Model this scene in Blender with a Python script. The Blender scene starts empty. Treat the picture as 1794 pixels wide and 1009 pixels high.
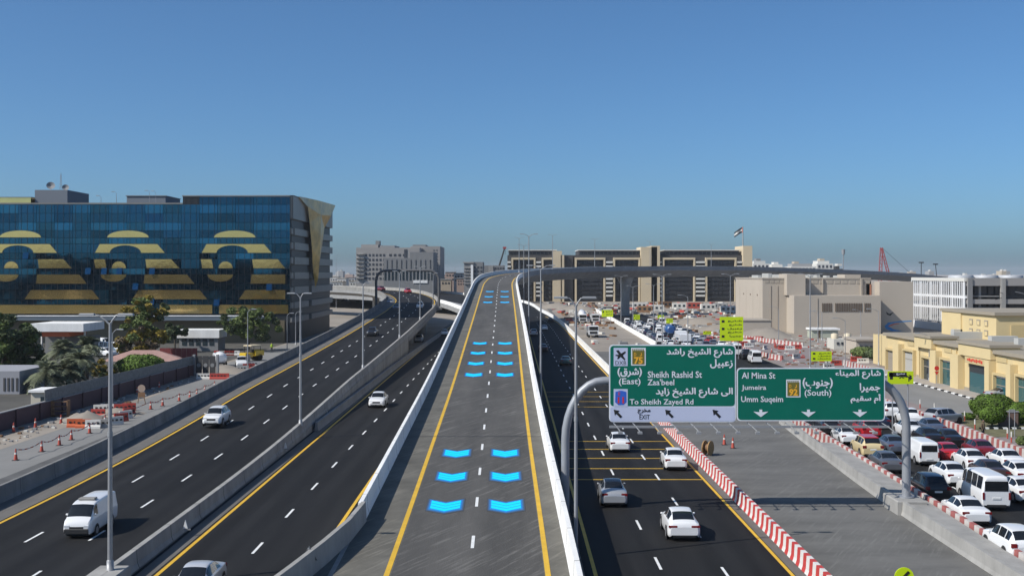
import bpy, math, random
import numpy as np
from mathutils import Vector, Matrix
R = math.radians
random.seed(7)
scene = bpy.context.scene
COL = scene.collection
# ------------------------------------------------------------------ camera, sky, sun, exposure
CAMZ, FPX, CX, HY = 15.5, 2000.0, 897.0, 478.0      # camera height, focal length, centre column, horizon row of the photograph
cam = bpy.data.cameras.new('camera'); camo = bpy.data.objects.new('camera', cam); COL.objects.link(camo)
camo.location = (0, 0, CAMZ); camo.rotation_euler = (R(90), 0, 0)
cam.sensor_width = 36.0; cam.lens = FPX / 1794 * 36; cam.shift_y = -(504.5 - HY) / 1794
cam.clip_start = 0.5; cam.clip_end = 12000
scene.camera = camo
SUN = Vector((-0.685, -0.30, 0.665)).normalized()
SUN_EL = math.asin(SUN.z); SUN_AZ = math.atan2(SUN.x, SUN.y)
world = bpy.data.worlds.new('World'); scene.world = world; world.use_nodes = True
wn = world.node_tree.nodes; wl = world.node_tree.links
sky = wn.new('ShaderNodeTexSky'); sky.sky_type = 'NISHITA'; sky.sun_disc = False
sky.sun_elevation = SUN_EL; sky.sun_rotation = SUN_AZ % (2 * math.pi)
sky.altitude = 0; sky.air_density = 0.7; sky.dust_density = 1.4; sky.ozone_density = 10.0
bg = wn['Background']; bg.inputs[1].default_value = 0.125
wb = wn.new('ShaderNodeMixRGB'); wb.blend_type = 'MULTIPLY'; wb.inputs[0].default_value = 1.0; wb.inputs[2].default_value = (0.95, 1.07, 1.0, 1)   # white balance of the whole sky
wl.new(sky.outputs[0], wb.inputs[1]); wl.new(wb.outputs[0], bg.inputs[0])
sl = bpy.data.lights.new('sun', 'SUN'); sl.energy = 4.9; sl.angle = R(0.53); sl.color = (1.0, 0.955, 0.88)
so = bpy.data.objects.new('sun', sl); COL.objects.link(so); so.rotation_euler = SUN.to_track_quat('Z', 'Y').to_euler()
vs = scene.view_settings; vs.view_transform = 'Standard'; vs.look = 'None'; vs.exposure = 0.0; vs.gamma = 1.0; vs.use_curve_mapping = False
scene.cycles.max_bounces = 6; scene.cycles.diffuse_bounces = 3; scene.cycles.glossy_bounces = 3
scene.cycles.transparent_max_bounces = 6; scene.cycles.volume_bounces = 0
# ------------------------------------------------------------------ helpers
def at(px, py, z=0.0):
    y = FPX * (CAMZ - z) / (py - HY)
    return Vector(((px - CX) * y / FPX, y, z))
def aty(px, py, y):
    return Vector(((px - CX) * y / FPX, y, CAMZ - (py - HY) * y / FPX))
def tag(o, label=None, cat=None, group=None, kind=None):
    if label: o['label'] = label
    if cat: o['category'] = cat
    if group: o['group'] = group
    if kind: o['kind'] = kind
    return o
def empty(name, loc=(0, 0, 0), rz=0.0, label=None, cat=None, group=None):
    o = bpy.data.objects.new(name, None); COL.objects.link(o); o.location = loc; o.rotation_euler = (0, 0, rz)
    o.empty_display_size = 0.2
    return tag(o, label, cat, group)
def link(name, me, parent=None, mat=None):
    o = bpy.data.objects.new(name, me); COL.objects.link(o); o.parent = parent
    if mat is not None and not me.materials: me.materials.append(mat)
    return o
def copy_tree(o, parent=None):
    c = o.copy(); COL.objects.link(c); c.parent = parent
    for ch in list(o.children): copy_tree(ch, c)
    return c
class MB:
    def __init__(s): s.v = []; s.f = []; s.sm = []
    def add(s, vs_, fs_, smooth=False):
        n = len(s.v); s.v += [tuple(v) for v in vs_]
        for f in fs_: s.f.append(tuple(i + n for i in f)); s.sm.append(smooth)
        return s
    def box(s, x0, x1, y0, y1, z0, z1):
        v = [(x0,y0,z0),(x1,y0,z0),(x1,y1,z0),(x0,y1,z0),(x0,y0,z1),(x1,y0,z1),(x1,y1,z1),(x0,y1,z1)]
        return s.add(v, [(3,2,1,0),(4,5,6,7),(0,1,5,4),(1,2,6,5),(2,3,7,6),(3,0,4,7)])
    def cbox(s, c, d): return s.box(c[0]-d[0]/2, c[0]+d[0]/2, c[1]-d[1]/2, c[1]+d[1]/2, c[2]-d[2]/2, c[2]+d[2]/2)
    def chbox(s, x0, x1, y0, y1, z0, z1, b=0.05):
        v = []
        for z, i in ((z0, 0), (z1-b, 0), (z1, b)):
            v += [(x0+i,y0+i,z),(x1-i,y0+i,z),(x1-i,y1-i,z),(x0+i,y1-i,z)]
        f = [(3,2,1,0),(8,9,10,11)]
        for k in (0, 4):
            for i in range(4): f.append((k+i, k+(i+1)%4, k+4+(i+1)%4, k+4+i))
        return s.add(v, f)
    def tube(s, pts, r, n=8, cap=True):
        pts = [Vector(p) for p in pts]; rs = r if isinstance(r, (list, tuple)) else [r]*len(pts)
        vv = []; ff = []; up = None
        for i, p in enumerate(pts):
            t = (pts[min(i+1, len(pts)-1)] - pts[max(i-1, 0)]).normalized()
            if up is None: up = t.orthogonal().normalized()
            up = (up - t*up.dot(t)).normalized(); w = t.cross(up)
            for k in range(n):
                a = 2*math.pi*k/n; vv.append(p + (up*math.cos(a) + w*math.sin(a))*rs[i])
        for i in range(len(pts)-1):
            for k in range(n): ff.append((i*n+k, i*n+(k+1)%n, (i+1)*n+(k+1)%n, (i+1)*n+k))
        s.add(vv, ff, True)
        if cap: s.add(vv[:n], [tuple(reversed(range(n)))]); s.add(vv[-n:], [tuple(range(n))])
        return s
    def disc(s, c, nrm, r, n=16, r0=0.0):
        nrm = Vector(nrm).normalized(); u = nrm.orthogonal().normalized(); w = nrm.cross(u); c = Vector(c)
        ring = [c + (u*math.cos(2*math.pi*k/n) + w*math.sin(2*math.pi*k/n))*r for k in range(n)]
        if r0 <= 0: return s.add(ring, [tuple(range(n))])
        ri = [c + (u*math.cos(2*math.pi*k/n) + w*math.sin(2*math.pi*k/n))*r0 for k in range(n)]
        return s.add(ring+ri, [(k, (k+1)%n, n+(k+1)%n, n+k) for k in range(n)])
    def prism(s, poly, y0, y1):
        """polygon in x,z (counter-clockwise seen from -y) pushed from y0 (front) to y1"""
        n = len(poly); v = [(x, y0, z) for x, z in poly] + [(x, y1, z) for x, z in poly]
        return s.add(v, [tuple(range(n)), tuple(reversed(range(n, 2*n)))] + [(k, n+k, n+(k+1)%n, (k+1)%n) for k in range(n)])
    def ball(s, c, r, n=10, m=6, sq=(1,1,1)):
        v = []; f = []
        for i in range(m+1):
            th = math.pi*i/m
            for k in range(n):
                a = 2*math.pi*k/n
                v.append((c[0]+r*sq[0]*math.sin(th)*math.cos(a), c[1]+r*sq[1]*math.sin(th)*math.sin(a), c[2]+r*sq[2]*math.cos(th)))
        for i in range(m):
            for k in range(n): f.append((i*n+k, (i+1)*n+k, (i+1)*n+(k+1)%n, i*n+(k+1)%n))
        return s.add(v, f, True)
    def mesh(s, name, mat=None):
        me = bpy.data.meshes.new(name); me.from_pydata(s.v, [], s.f)
        me.polygons.foreach_set('use_smooth', s.sm)
        if mat is not None: me.materials.append(mat)
        me.update(); return me
    def build(s, name, mat, parent=None): return link(name, s.mesh(name, mat), parent)
def catmull(pts, step=4.0):
    P = [np.array(p, float) for p in pts]; P = [2*P[0]-P[1]] + P + [2*P[-1]-P[-2]]; out = []
    for i in range(1, len(P)-2):
        p0, p1, p2, p3 = P[i-1:i+3]
        d = [max(np.linalg.norm(b[:2]-a[:2]), 1e-6)**0.5 for a, b in ((p0,p1),(p1,p2),(p2,p3))]
        t0 = 0; t1 = d[0]; t2 = t1+d[1]; t3 = t2+d[2]
        n = max(1, int(np.linalg.norm(p2-p1)/step))
        for k in range(n):
            t = t1 + (t2-t1)*k/n
            a1 = (t1-t)/(t1-t0)*p0+(t-t0)/(t1-t0)*p1; a2 = (t2-t)/(t2-t1)*p1+(t-t1)/(t2-t1)*p2; a3 = (t3-t)/(t3-t2)*p2+(t-t2)/(t3-t2)*p3
            b1 = (t2-t)/(t2-t0)*a1+(t-t0)/(t2-t0)*a2; b2 = (t3-t)/(t3-t1)*a2+(t-t1)/(t3-t1)*a3
            out.append((t2-t)/(t2-t1)*b1+(t-t1)/(t2-t1)*b2)
    out.append(P[-2]); return [Vector(p) for p in out]
class Path:
    """a dense line in space with arc length; off(s, u, dz) gives a point u metres to the right of it"""
    def __init__(self, pts, step=4.0):
        self.p = catmull(pts, step); self.s = [0.0]
        for a, b in zip(self.p, self.p[1:]): self.s.append(self.s[-1] + (b-a).to_2d().length)
        self.L = self.s[-1]
    def pos(self, s):
        s = min(max(s, 0), self.L); i = int(np.searchsorted(self.s, s, side='right')) - 1; i = min(max(i, 0), len(self.p)-2)
        return self.p[i].lerp(self.p[i+1], (s-self.s[i])/max(self.s[i+1]-self.s[i], 1e-9))
    def tan(self, s):
        t = self.pos(s+2.0) - self.pos(s-2.0); t.z = 0; return t.normalized()
    def off(self, s, u, dz=0.0):
        p = self.pos(s); t = self.tan(s); return Vector((p.x + t.y*u, p.y - t.x*u, p.z + dz))
    def at_y(self, y):
        return float(np.interp(y, [p.y for p in self.p], self.s))
def sweep(name, path, sec, mat, parent=None, s0=0.0, s1=None, step=4.0, ground=False, closed=True):
    """section sec = [(u, z)] carried along the path; z may be 'g' for ground level"""
    s1 = path.L if s1 is None else s1; n = max(1, int((s1-s0)/step)); k = len(sec); m = MB(); v = []; f = []
    for i in range(n+1):
        s = s0 + (s1-s0)*i/n
        for u, z in sec:
            p = path.off(s, u, 0 if z == 'g' else z)
            if z == 'g': p.z = -0.02
            v.append(p)
    kk = k if closed else k-1
    for i in range(n):
        for j in range(kk): f.append((i*k+j, i*k+(j+1)%k, (i+1)*k+(j+1)%k, (i+1)*k+j))
    if closed: f += [tuple(reversed(range(k))), tuple(range(n*k, n*k+k))]
    m.add(v, f); return m.build(name, mat, parent)
def strip(name, path, u0, u1, dz, mat, parent=None, s0=0.0, s1=None, step=4.0):
    return sweep(name, path, [(u1, dz), (u0, dz)], mat, parent, s0, s1, step, closed=False)
# ------------------------------------------------------------------ materials
MATS = {}
def mat(name, col, rough=0.7, metal=0.0, var=0.0, scale=1.0, bump=0.0, bscale=None, emit=0.0, spec=0.5, col2=None, stretch=None, coat=0.0, detail=5.0):
    if name in MATS: return MATS[name]
    m = bpy.data.materials.new(name); m.use_nodes = True; MATS[name] = m
    N = m.node_tree.nodes; Lk = m.node_tree.links; b = N['Principled BSDF']
    b.inputs['Base Color'].default_value = (*col, 1); b.inputs['Roughness'].default_value = rough; b.inputs['Metallic'].default_value = metal
    b.inputs['Specular IOR Level'].default_value = spec
    if coat: b.inputs['Coat Weight'].default_value = coat; b.inputs['Coat Roughness'].default_value = 0.04
    if emit: b.inputs['Emission Color'].default_value = (*col, 1); b.inputs['Emission Strength'].default_value = emit
    if var or bump:
        tc = N.new('ShaderNodeTexCoord'); mp = N.new('ShaderNodeMapping'); Lk.new(tc.outputs['Object'], mp.inputs[0])
        if stretch: mp.inputs['Scale'].default_value = stretch
    if var:
        n1 = N.new('ShaderNodeTexNoise'); n1.inputs['Scale'].default_value = scale; n1.inputs['Detail'].default_value = detail; n1.inputs['Roughness'].default_value = 0.65
        Lk.new(mp.outputs[0], n1.inputs['Vector'])
        cr = N.new('ShaderNodeValToRGB'); cr.color_ramp.elements[0].position = 0.3; cr.color_ramp.elements[1].position = 0.7
        c2 = col2 or tuple(min(1, c*(1+var)) for c in col); c1 = col if col2 else tuple(c*(1-var) for c in col)
        cr.color_ramp.elements[0].color = (*c1, 1); cr.color_ramp.elements[1].color = (*c2, 1)
        Lk.new(n1.outputs['Fac'], cr.inputs[0]); Lk.new(cr.outputs[0], b.inputs['Base Color'])
    if bump:
        n2 = N.new('ShaderNodeTexNoise'); n2.inputs['Scale'].default_value = bscale or scale*4; n2.inputs['Detail'].default_value = 4
        Lk.new(mp.outputs[0], n2.inputs['Vector'])
        bp = N.new('ShaderNodeBump'); bp.inputs['Strength'].default_value = bump; bp.inputs['Distance'].default_value = 0.05
        Lk.new(n2.outputs['Fac'], bp.inputs['Height']); Lk.new(bp.outputs[0], b.inputs['Normal'])
    return m
asphalt = mat('asphalt', (0.0128, 0.0126, 0.0128), 0.82, var=0.42, scale=0.45, bump=0.25, bscale=30, stretch=(1, 0.06, 1), spec=0.22)
concrete_dark = mat('concrete_dark', (0.20, 0.195, 0.185), 0.85, var=0.28, scale=1.2, bump=0.15, bscale=8, stretch=(.5, .5, .16))
shoulder_m = mat('shoulder_concrete', (0.125, 0.117, 0.108), 0.88, var=0.2, scale=0.7, bump=0.2, bscale=9, stretch=(1, .3, 1))
asphalt_old = mat('asphalt_old', (0.095, 0.093, 0.09), 0.85, var=0.25, scale=0.5, bump=0.2, bscale=20)
concrete = mat('concrete', (0.30, 0.29, 0.272), 0.85, var=0.22, scale=1.1, bump=0.15, bscale=8, stretch=(.5, .5, .2))
concrete_white = mat('concrete_white', (0.78, 0.77, 0.745), 0.7, var=0.12, scale=1.1, detail=8, stretch=(.5, .5, .16))
concrete_grey = mat('concrete_grey', (0.25, 0.25, 0.25), 0.85, var=0.15, scale=0.4)
paint_white = mat('paint_white', (0.72, 0.72, 0.70), 0.6, var=0.12, scale=2.0)
paint_yellow = mat('paint_yellow', (0.66, 0.40, 0.03), 0.6, var=0.12, scale=1.0)
steel = mat('steel', (0.31, 0.315, 0.325), 0.5, metal=0.35, var=0.08, scale=1.5)
black = mat('black', (0.012, 0.012, 0.013), 0.6)

def wheel_tracks(m):
    # faint tyre-polished tracks along the lanes
    N = m.node_tree.nodes; L = m.node_tree.links; b = N['Principled BSDF']; src = b.inputs['Base Color'].links[0].from_socket
    tc = N.new('ShaderNodeTexCoord'); sp = N.new('ShaderNodeSeparateXYZ'); L.new(tc.outputs['Object'], sp.inputs[0])
    nz = N.new('ShaderNodeTexNoise'); nz.inputs['Scale'].default_value = .05; L.new(tc.outputs['Object'], nz.inputs['Vector'])
    a = N.new('ShaderNodeMath'); a.operation = 'MULTIPLY_ADD'; a.inputs[1].default_value = 2*math.pi/1.775; a.inputs[2].default_value = 2*math.pi*27.16/1.775+math.pi/2; L.new(sp.outputs[0], a.inputs[0])
    si = N.new('ShaderNodeMath'); si.operation = 'SINE'; L.new(a.outputs[0], si.inputs[0])
    k = N.new('ShaderNodeMath'); k.operation = 'MULTIPLY_ADD'; k.inputs[1].default_value = .17; k.inputs[2].default_value = .72; L.new(si.outputs[0], k.inputs[0])
    k2 = N.new('ShaderNodeMath'); k2.operation = 'MULTIPLY_ADD'; k2.inputs[1].default_value = .6; L.new(nz.outputs['Fac'], k2.inputs[0]); L.new(k.outputs[0], k2.inputs[2])
    mx = N.new('ShaderNodeMixRGB'); mx.blend_type = 'MULTIPLY'; mx.inputs[0].default_value = 1; L.new(src, mx.inputs[1]); L.new(k2.outputs[0], mx.inputs[2]); L.new(mx.outputs[0], b.inputs['Base Color'])
wheel_tracks(asphalt)
# ------------------------------------------------------------------ the ground and the roads
def sheet(name, poly, z, m, kind='structure', label=None, cat=None):
    o = MB().add([(x, y, z) for x, y in poly], [tuple(range(len(poly)))]).build(name, m)
    return tag(o, label, cat, kind=kind)
sand = mat('sand', (0.27, 0.235, 0.195), 0.95, var=0.22, scale=0.06, bump=0.3, bscale=1.2)
paving = mat('paving', (0.23, 0.19, 0.18), 0.9, var=0.12, scale=0.4)
street = mat('street', (0.205, 0.2, 0.19), 0.9, var=0.12, scale=0.2, stretch=(1, 0.4, 1))
sheet('ground', [(-7000, -1200), (7000, -1200), (7000, 9000), (-7000, 9000)], -0.03, sand)
sheet('service_street', [(-49, -80), (-34.6, -80), (-34.6, 330), (-49, 330)], -0.02, street, label='grey service street beside the highway on the left', cat='street')
sheet('street_lane', [(-38.6, -80), (-34.6, -80), (-34.6, 190), (-38.6, 190)], -0.015, asphalt_old)
sheet('sand_verge', [(-49, 40), (-45.4, 40), (-44.8, 130), (-46, 172), (-49, 172)], -0.013, sand)
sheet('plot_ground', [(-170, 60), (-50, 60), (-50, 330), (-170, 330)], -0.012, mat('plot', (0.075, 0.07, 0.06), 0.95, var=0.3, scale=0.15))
sheet('pavement', [(43, 60), (64, 60), (60, 300), (47, 300)], -0.02, paving)
def road_path(x, prof, y0=20.0, y1=300.0, step=15.0):
    ys = np.arange(y0, y1+.1, step); zs = np.interp(ys, [p[0] for p in prof], [p[1] for p in prof]); return [(x, y, z) for y, z in zip(ys, zs)]
def dashes(path, u, s_first, n, parent, period=9.3, length=2.6, w=0.16, dz=0.012):
    for k in range(n):
        s = s_first + k*period
        if s + length > path.L: break
        strip('lane_dash', path, u-w/2, u+w/2, dz, paint_white, parent, s, s+length, 1.3)
JERSEY = [(-0.24, 0.0), (0.24, 0.0), (0.16, 0.28), (0.12, 1.0), (-0.12, 1.0), (-0.16, 0.28)]
def barrier(name, path, u, m, label, s0=0, s1=None, h=1.0, w=1.0, parent=None, lo=0.0, joints=True):
    o = sweep(name, path, [(u+a*w, lo if b == 0 else b*h) for a, b in JERSEY], m, parent, s0, s1, 4.0)
    if label: tag(o, label, 'barrier')
    return o
# left highway: level, then climbing on to a viaduct that bends left
LH = Path(road_path(-27.0, [(20, 0), (88, 0.02), (108, .5), (142, 1.6), (160, 1.95), (188, 2.65), (216, 3.4), (244, 4.3), (272, 5.3), (300, 6.4)]) +
          [(-30.0, 340, 7.8), (-42, 385, 9.2), (-72, 430, 9.7), (-115, 470, 9.8), (-190, 520, 9.8)])
lh = strip('road', LH, -7.6, 7.1, 0.0, asphalt); tag(lh, 'black asphalt highway of three lanes on the left, climbing onto the viaduct', 'road', kind='structure')
strip('shoulder', LH, -7.4, -5.0, 0.004, shoulder_m, lh); strip('edge_line', LH, -4.85, -4.62, 0.010, paint_yellow, lh)
strip('edge_line', LH, 6.15, 6.38, 0.010, paint_yellow, lh, LH.at_y(118))
s_ = LH.at_y(67.0) - 1.3
dashes(LH, -1.05, s_ - 18.6, 46, lh); dashes(LH, 2.5, s_ - 18.6 + 0.4, 46, lh)
barrier('concrete_barrier', LH, -7.6, concrete_dark, 'long grey concrete barrier along the left edge of the climbing highway', h=1.15)
barrier('concrete_barrier', LH, 7.1, concrete, 'pale concrete median barrier right of the left highway, carrying the lamp poles', s0=LH.at_y(52), h=0.95, w=1.3)
via = empty('viaduct', (0, 0, 0), 0, 'grey concrete viaduct carrying the left highway over the side road', 'viaduct')
sweep('retaining_wall', LH, [(-7.9, 'g'), (-7.9, -.05), (7.4, -.05), (7.4, 'g')], concrete, via, 0, LH.at_y(216))
sweep('girder', LH, [(-7.9, -.9), (-7.9, -.04), (7.45, -.04), (7.45, -.9), (4.5, -2.0), (-5, -2.0)], concrete_grey, via, LH.at_y(216.3))
for yy, uu in ((250, 4.2), (290, 4.2), (340, 0), (395, 0), (250, -5), (290, -5), (450, 0)):
    p = LH.off(LH.at_y(yy), uu)
    MB().tube([(p.x, p.y, -0.2), (p.x, p.y, p.z-2.6), (p.x, p.y, p.z-1.9)], [1.2, 1.2, 1.9], 16).build('pier', concrete, via)
# middle road at ground level
MR = Path([(-14.4, 20, 0), (-14.4, 100, 0), (-14.4, 220, 0), (-14.0, 320, 0), (-13, 430, 0), (-20, 560, 0)])
mr = strip('road', MR, -5.1, 6.0, -0.004, asphalt); tag(mr, 'black two-lane road between the left highway and the flyover ramp', 'road', kind='structure')
strip('shoulder', MR, -4.9, -4.1, 0.002, shoulder_m, mr); strip('edge_line', MR, -3.95, -3.73, 0.006, paint_yellow, mr)
strip('edge_line', MR, 3.7, 3.92, 0.006, paint_yellow, mr)
dashes(MR, 0.05, MR.at_y(64.4) - 1.3 - 18.6, 40, mr, dz=0.008)
LB = Path([(-19.2, 112, 0), (-18.9, 190, 0), (-17.8, 277, 0), (-17.6, 300, 0)])
barrier('concrete_barrier', LB, 0, concrete_grey, 'low grey concrete barrier at the foot of the retaining wall', h=0.85)
# right carriageway, running away and bending left in the distance
RL = Path([(3.75, 20, 0), (3.75, 120, 0), (3.75, 240, 0), (3.75, 310, 0), (3.75, 340, 0), (1.5, 372, 0.4), (-16, 405, 2.0), (-28, 432, 4.4), (-60, 480, 5.6), (-115, 540, 6.4), (-190, 600, 7)])
RR = Path([(15.0, 20, 0), (15.0, 120, 0), (15.0, 240, 0), (15.0, 330, 0), (14.4, 380, 0), (11.5, 440, 0.4), (3, 510, 2.6), (-36, 585, 5.2), (-90, 650, 6.3), (-160, 710, 7)])
v = []; n_ = 120
for i in range(n_+1):
    v += [RL.pos(RL.L*i/n_), RR.pos(RR.L*i/n_)]
rr = MB().add(v, [(2*i, 2*i+1, 2*i+3, 2*i+2) for i in range(n_)]).build('road', asphalt)
tag(rr, 'black three-lane road right of the flyover ramp under the green signs', 'road', kind='structure')
RC = Path([(9.3, 20, 0), (9.3, 120, 0), (9.3, 240, 0), (9.3, 330, 0), (8.6, 372, .01), (6.5, 400, .2)])
strip('edge_line', RC, -5.1, -4.9, 0.006, paint_yellow, rr); strip('edge_line', RC, 5.0, 5.2, 0.006, paint_yellow, rr)
dashes(RC, -1.5, RC.at_y(70.3) - 1.3 - 18.6, 40, rr, w=0.15, dz=0.01); dashes(RC, 1.75, RC.at_y(77.5) - 1.3 - 27.9, 40, rr, w=0.15, dz=0.01)
for yy in (105, 100.3, 95.4, 90.4, 85.6, 143, 137.5, 132, 148.5):
    s = RC.at_y(yy); strip('rumble_line', RC, -4.85, 4.95, 0.008, paint_yellow, rr, s, s+.22, 1)
strip('shoulder', RC, 5.25, 5.75, 0.005, shoulder_m, rr)
barrier('concrete_barrier', RR, 0, concrete_white, 'white concrete barrier curving along the far right edge of the three-lane road', s0=RR.at_y(124), h=1.1)
barrier('concrete_barrier', RL, 0, concrete_white, 'short white concrete barrier of the road bending left behind the flyover', s0=RL.at_y(372), h=1.2)
sweep('slab', RL, [(-.5, -1.6), (-.5, -.03), (6, -.03), (6, -1.6)], concrete_grey, tag(empty('bridge_edge'), 'grey bridge deck under the road bending left behind the ramp', 'bridge'), RL.at_y(395))
# road under construction, then the jammed road
CL = Path([(15.9, 20, 0), (15.9, 150, 0), (16, 320, 0), (18, 460, 0)])
def jl(y): return float(np.interp(y, [20, 63, 100, 250, 450, 600], [25.0, 26.2, 28.0, 30.6, 34.0, 36.4]))
JL = Path([(jl(y), y, 0) for y in range(20, 600, 30)])
cr_mat = mat('rough_concrete', (0.122, 0.118, 0.11), 0.9, var=0.28, scale=0.22, bump=0.3, bscale=10, stretch=(0.5, 1.2, 1))
def two_edge(name, A, B, z, m):
    v = []
    for y in range(20, 521, 10):
        v += [(A(y), y, z), (B(y), y, z)]
    n = len(v)//2
    return MB().add(v, [(2*i, 2*i+1, 2*i+3, 2*i+2) for i in range(n-1)]).build(name, m)
tag(two_edge('unfinished_road', lambda y: 15.0, lambda y: jl(y)-.3, -0.012, cr_mat), 'grey unfinished road with no traffic between the striped barriers', 'road', kind='structure')
tag(two_edge('road', lambda y: jl(y)-.3, lambda y: jl(y)+15.2, -0.008, asphalt), 'black road full of queuing cars on the right', 'road', kind='structure')
strip('lane_dash', JL, 4.7, 4.85, 0.012, paint_white, bpy.data.objects['road.003'], 40, 43); strip('lane_dash', JL, 4.7, 4.85, 0.012, paint_white, bpy.data.objects['road.003'], 60, 63)
# plinth barrier that carries the gantry post
PB = Path([(24.6, 20, 0), (24.9, 60, 0), (25.3, 77, 0), (26.6, 100, 0), (27.8, 118, 0)])
barrier('concrete_barrier', PB, 0, concrete, 'plain grey concrete barrier along the unfinished road, in front of the gantry post', s1=PB.at_y(73.2), h=0.85)
barrier('concrete_barrier', PB, 0, concrete, 'plain grey concrete barrier beyond the gantry post', s0=PB.at_y(75.5), h=0.85)
v = [p for y in range(30, 101, 5) for p in ((PB.pos(PB.at_y(y)).x+.1, y, .70), (jl(y)+.35, y, .62))]
tag(MB().add(v, [(2*i, 2*i+1, 2*i+3, 2*i+2) for i in range(len(v)//2-1)]).build('median_fill', concrete), 'grey concrete filling between the plain barrier and the faded striped barrier', 'median', kind='structure')
# red and white barriers: each painted block its own piece
red_paint = mat('red_paint', (0.48, 0.045, 0.04), 0.65, var=0.15, scale=2.0); wht_paint = mat('white_paint', (0.66, 0.64, 0.61), 0.65, var=0.12, scale=2.0)
def block_mesh(nm, l, m, h=0.9): 
    sec = [(a, b*h) for a, b in JERSEY]; k = len(sec)
    v = [(u, -l/2, z) for u, z in sec] + [(u+.0, l/2, z) for u, z in sec]
    return MB().add(v, [tuple(reversed(range(k))), tuple(range(k, 2*k))] + [(j, (j+1)%k, k+(j+1)%k, k+j) for j in range(k)]).mesh(nm, m)
red_faded = mat('red_faded', (0.33, 0.10, 0.09), 0.75, var=0.3, scale=1.2); white_faded = mat('white_faded', (0.5, 0.46, 0.43), 0.75, var=0.25, scale=1.2)
def striped(path, u, label, s0, s1, l=0.62, h=0.9, faded=False):
    p0 = path.off(s0, u); t = empty('striped_barrier', p0, 0, label, 'barrier', 'red and white roadworks barriers')
    a = block_mesh('red_block', l, red_faded if faded else red_paint, h); b = block_mesh('white_block', l, white_faded if faded else wht_paint, h); k = 0; s = s0
    while s < s1 and k < 298:
        p = path.off(s, u) - p0; tn = path.tan(s)
        o = link('red_block' if k % 2 else 'white_block', a if k % 2 else b, t); o.location = p; o.rotation_euler = (0, 0, math.atan2(-tn.x, tn.y))
        s += l*1.004; k += 1
striped(CL, -0.55, 'red and white striped barrier between the three-lane road and the unfinished road', CL.at_y(45), CL.at_y(123))
striped(JL, 0.55, 'red and white striped barrier along the near side of the queuing cars', JL.at_y(50), JL.at_y(128), 0.8, 0.85, True)
striped(JL, 14.9, 'red and white striped barrier along the far side of the queuing cars', JL.at_y(76), JL.at_y(170), 0.6, .9, True)
def poly_path(pts): return Path([(p.x, p.y, 0) for p in pts], 3.0)
striped(poly_path([at(1290, 612), at(1350, 628), at(1420, 640)]), 0, 'red and white striped barrier left of the tall grey lamp pole above the green signs', 0, 30, 0.8, .9, True)
striped(poly_path([at(1290, 592), at(1360, 602), at(1440, 612), at(1480, 618)]), 0, 'red and white striped barrier on the sand beside the big yellow sign', 0, 34, 0.8, .9, True)
striped(poly_path([at(1480, 640), at(1530, 655), at(1560, 668)]), 0, 'short red and white striped barrier beside the pavement left of the yellow shop building', 0, 22, 0.8, .9, True)
barrier('concrete_barrier', JL, -.2, concrete_white, 'white concrete barrier along the far jam beside the construction trucks', s0=JL.at_y(240), s1=JL.at_y(470), h=1.1)
# ------------------------------------------------------------------ the flyover ramp
FR = Path([(-2.0, 25, .65), (-2.1, 54, 1.35), (-2.4, 90, 2.25), (-2.6, 121, 3.3), (-2.86, 165, 5.5), (-3.3, 232, 8.8), (-3.6, 273, 10.8), (-3.6, 319, 13.0), (-1.8, 350, 14.3),
           (5, 378, 15.4), (20, 399, 16.2), (42, 414, 16.7), (82, 447, 16.9), (130, 505, 16.2), (180, 570, 15), (215, 620, 13.8), (260, 690, 11.5)], 3.0)
fly = empty('flyover', (0, 0, 0), 0, 'two-lane flyover ramp rising in the middle and curving right on a grey pier', 'flyover')
deck_mat = mat('ramp_deck', (0.070, 0.066, 0.060), 0.85, var=0.3, scale=0.3, bump=0.2, bscale=14, stretch=(1.2, 0.15, 1))
def scuff(m, amount=.5, col=(.2, .19, .18)):
    N = m.node_tree.nodes; L = m.node_tree.links; b = N['Principled BSDF']; src = b.inputs['Base Color'].links[0].from_socket
    tc = N.new('ShaderNodeTexCoord'); mp = N.new('ShaderNodeMapping'); mp.vector_type = 'TEXTURE'; mp.inputs['Rotation'].default_value = (0, 0, R(-28)); mp.inputs['Scale'].default_value = (.55, 9.0, 1)
    n = N.new('ShaderNodeTexNoise'); n.inputs['Scale'].default_value = 2.2; n.inputs['Detail'].default_value = 6; n.inputs['Roughness'].default_value = .7
    r = N.new('ShaderNodeValToRGB'); r.color_ramp.elements[0].position = .52; r.color_ramp.elements[1].position = .66; r.color_ramp.elements[1].color = (amount,)*3 + (1,)
    n2 = N.new('ShaderNodeTexNoise'); n2.inputs['Scale'].default_value = .22; n2.inputs['Detail'].default_value = 3; L.new(tc.outputs['Object'], n2.inputs['Vector'])
    r2 = N.new('ShaderNodeValToRGB'); r2.color_ramp.elements[0].position = .34; r2.color_ramp.elements[1].position = .56; L.new(n2.outputs['Fac'], r2.inputs[0])
    ml = N.new('ShaderNodeMixRGB'); ml.blend_type = 'MULTIPLY'; ml.inputs[0].default_value = 1; L.new(r.outputs[0], ml.inputs[1]); L.new(r2.outputs[0], ml.inputs[2])
    mx = N.new('ShaderNodeMixRGB'); mx.inputs[2].default_value = (*col, 1)
    L.new(tc.outputs['Object'], mp.inputs[0]); L.new(mp.outputs[0], n.inputs['Vector']); L.new(n.outputs['Fac'], r.inputs[0]); L.new(ml.outputs[0], mx.inputs[0]); L.new(src, mx.inputs[1]); L.new(mx.outputs[0], b.inputs['Base Color'])
scuff(deck_mat, .85, (.16, .152, .14))
deck_mat2 = mat('ramp_shoulder', (0.115, 0.108, 0.09), 0.85, var=0.3, scale=0.35, bump=0.2, bscale=14)
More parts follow.
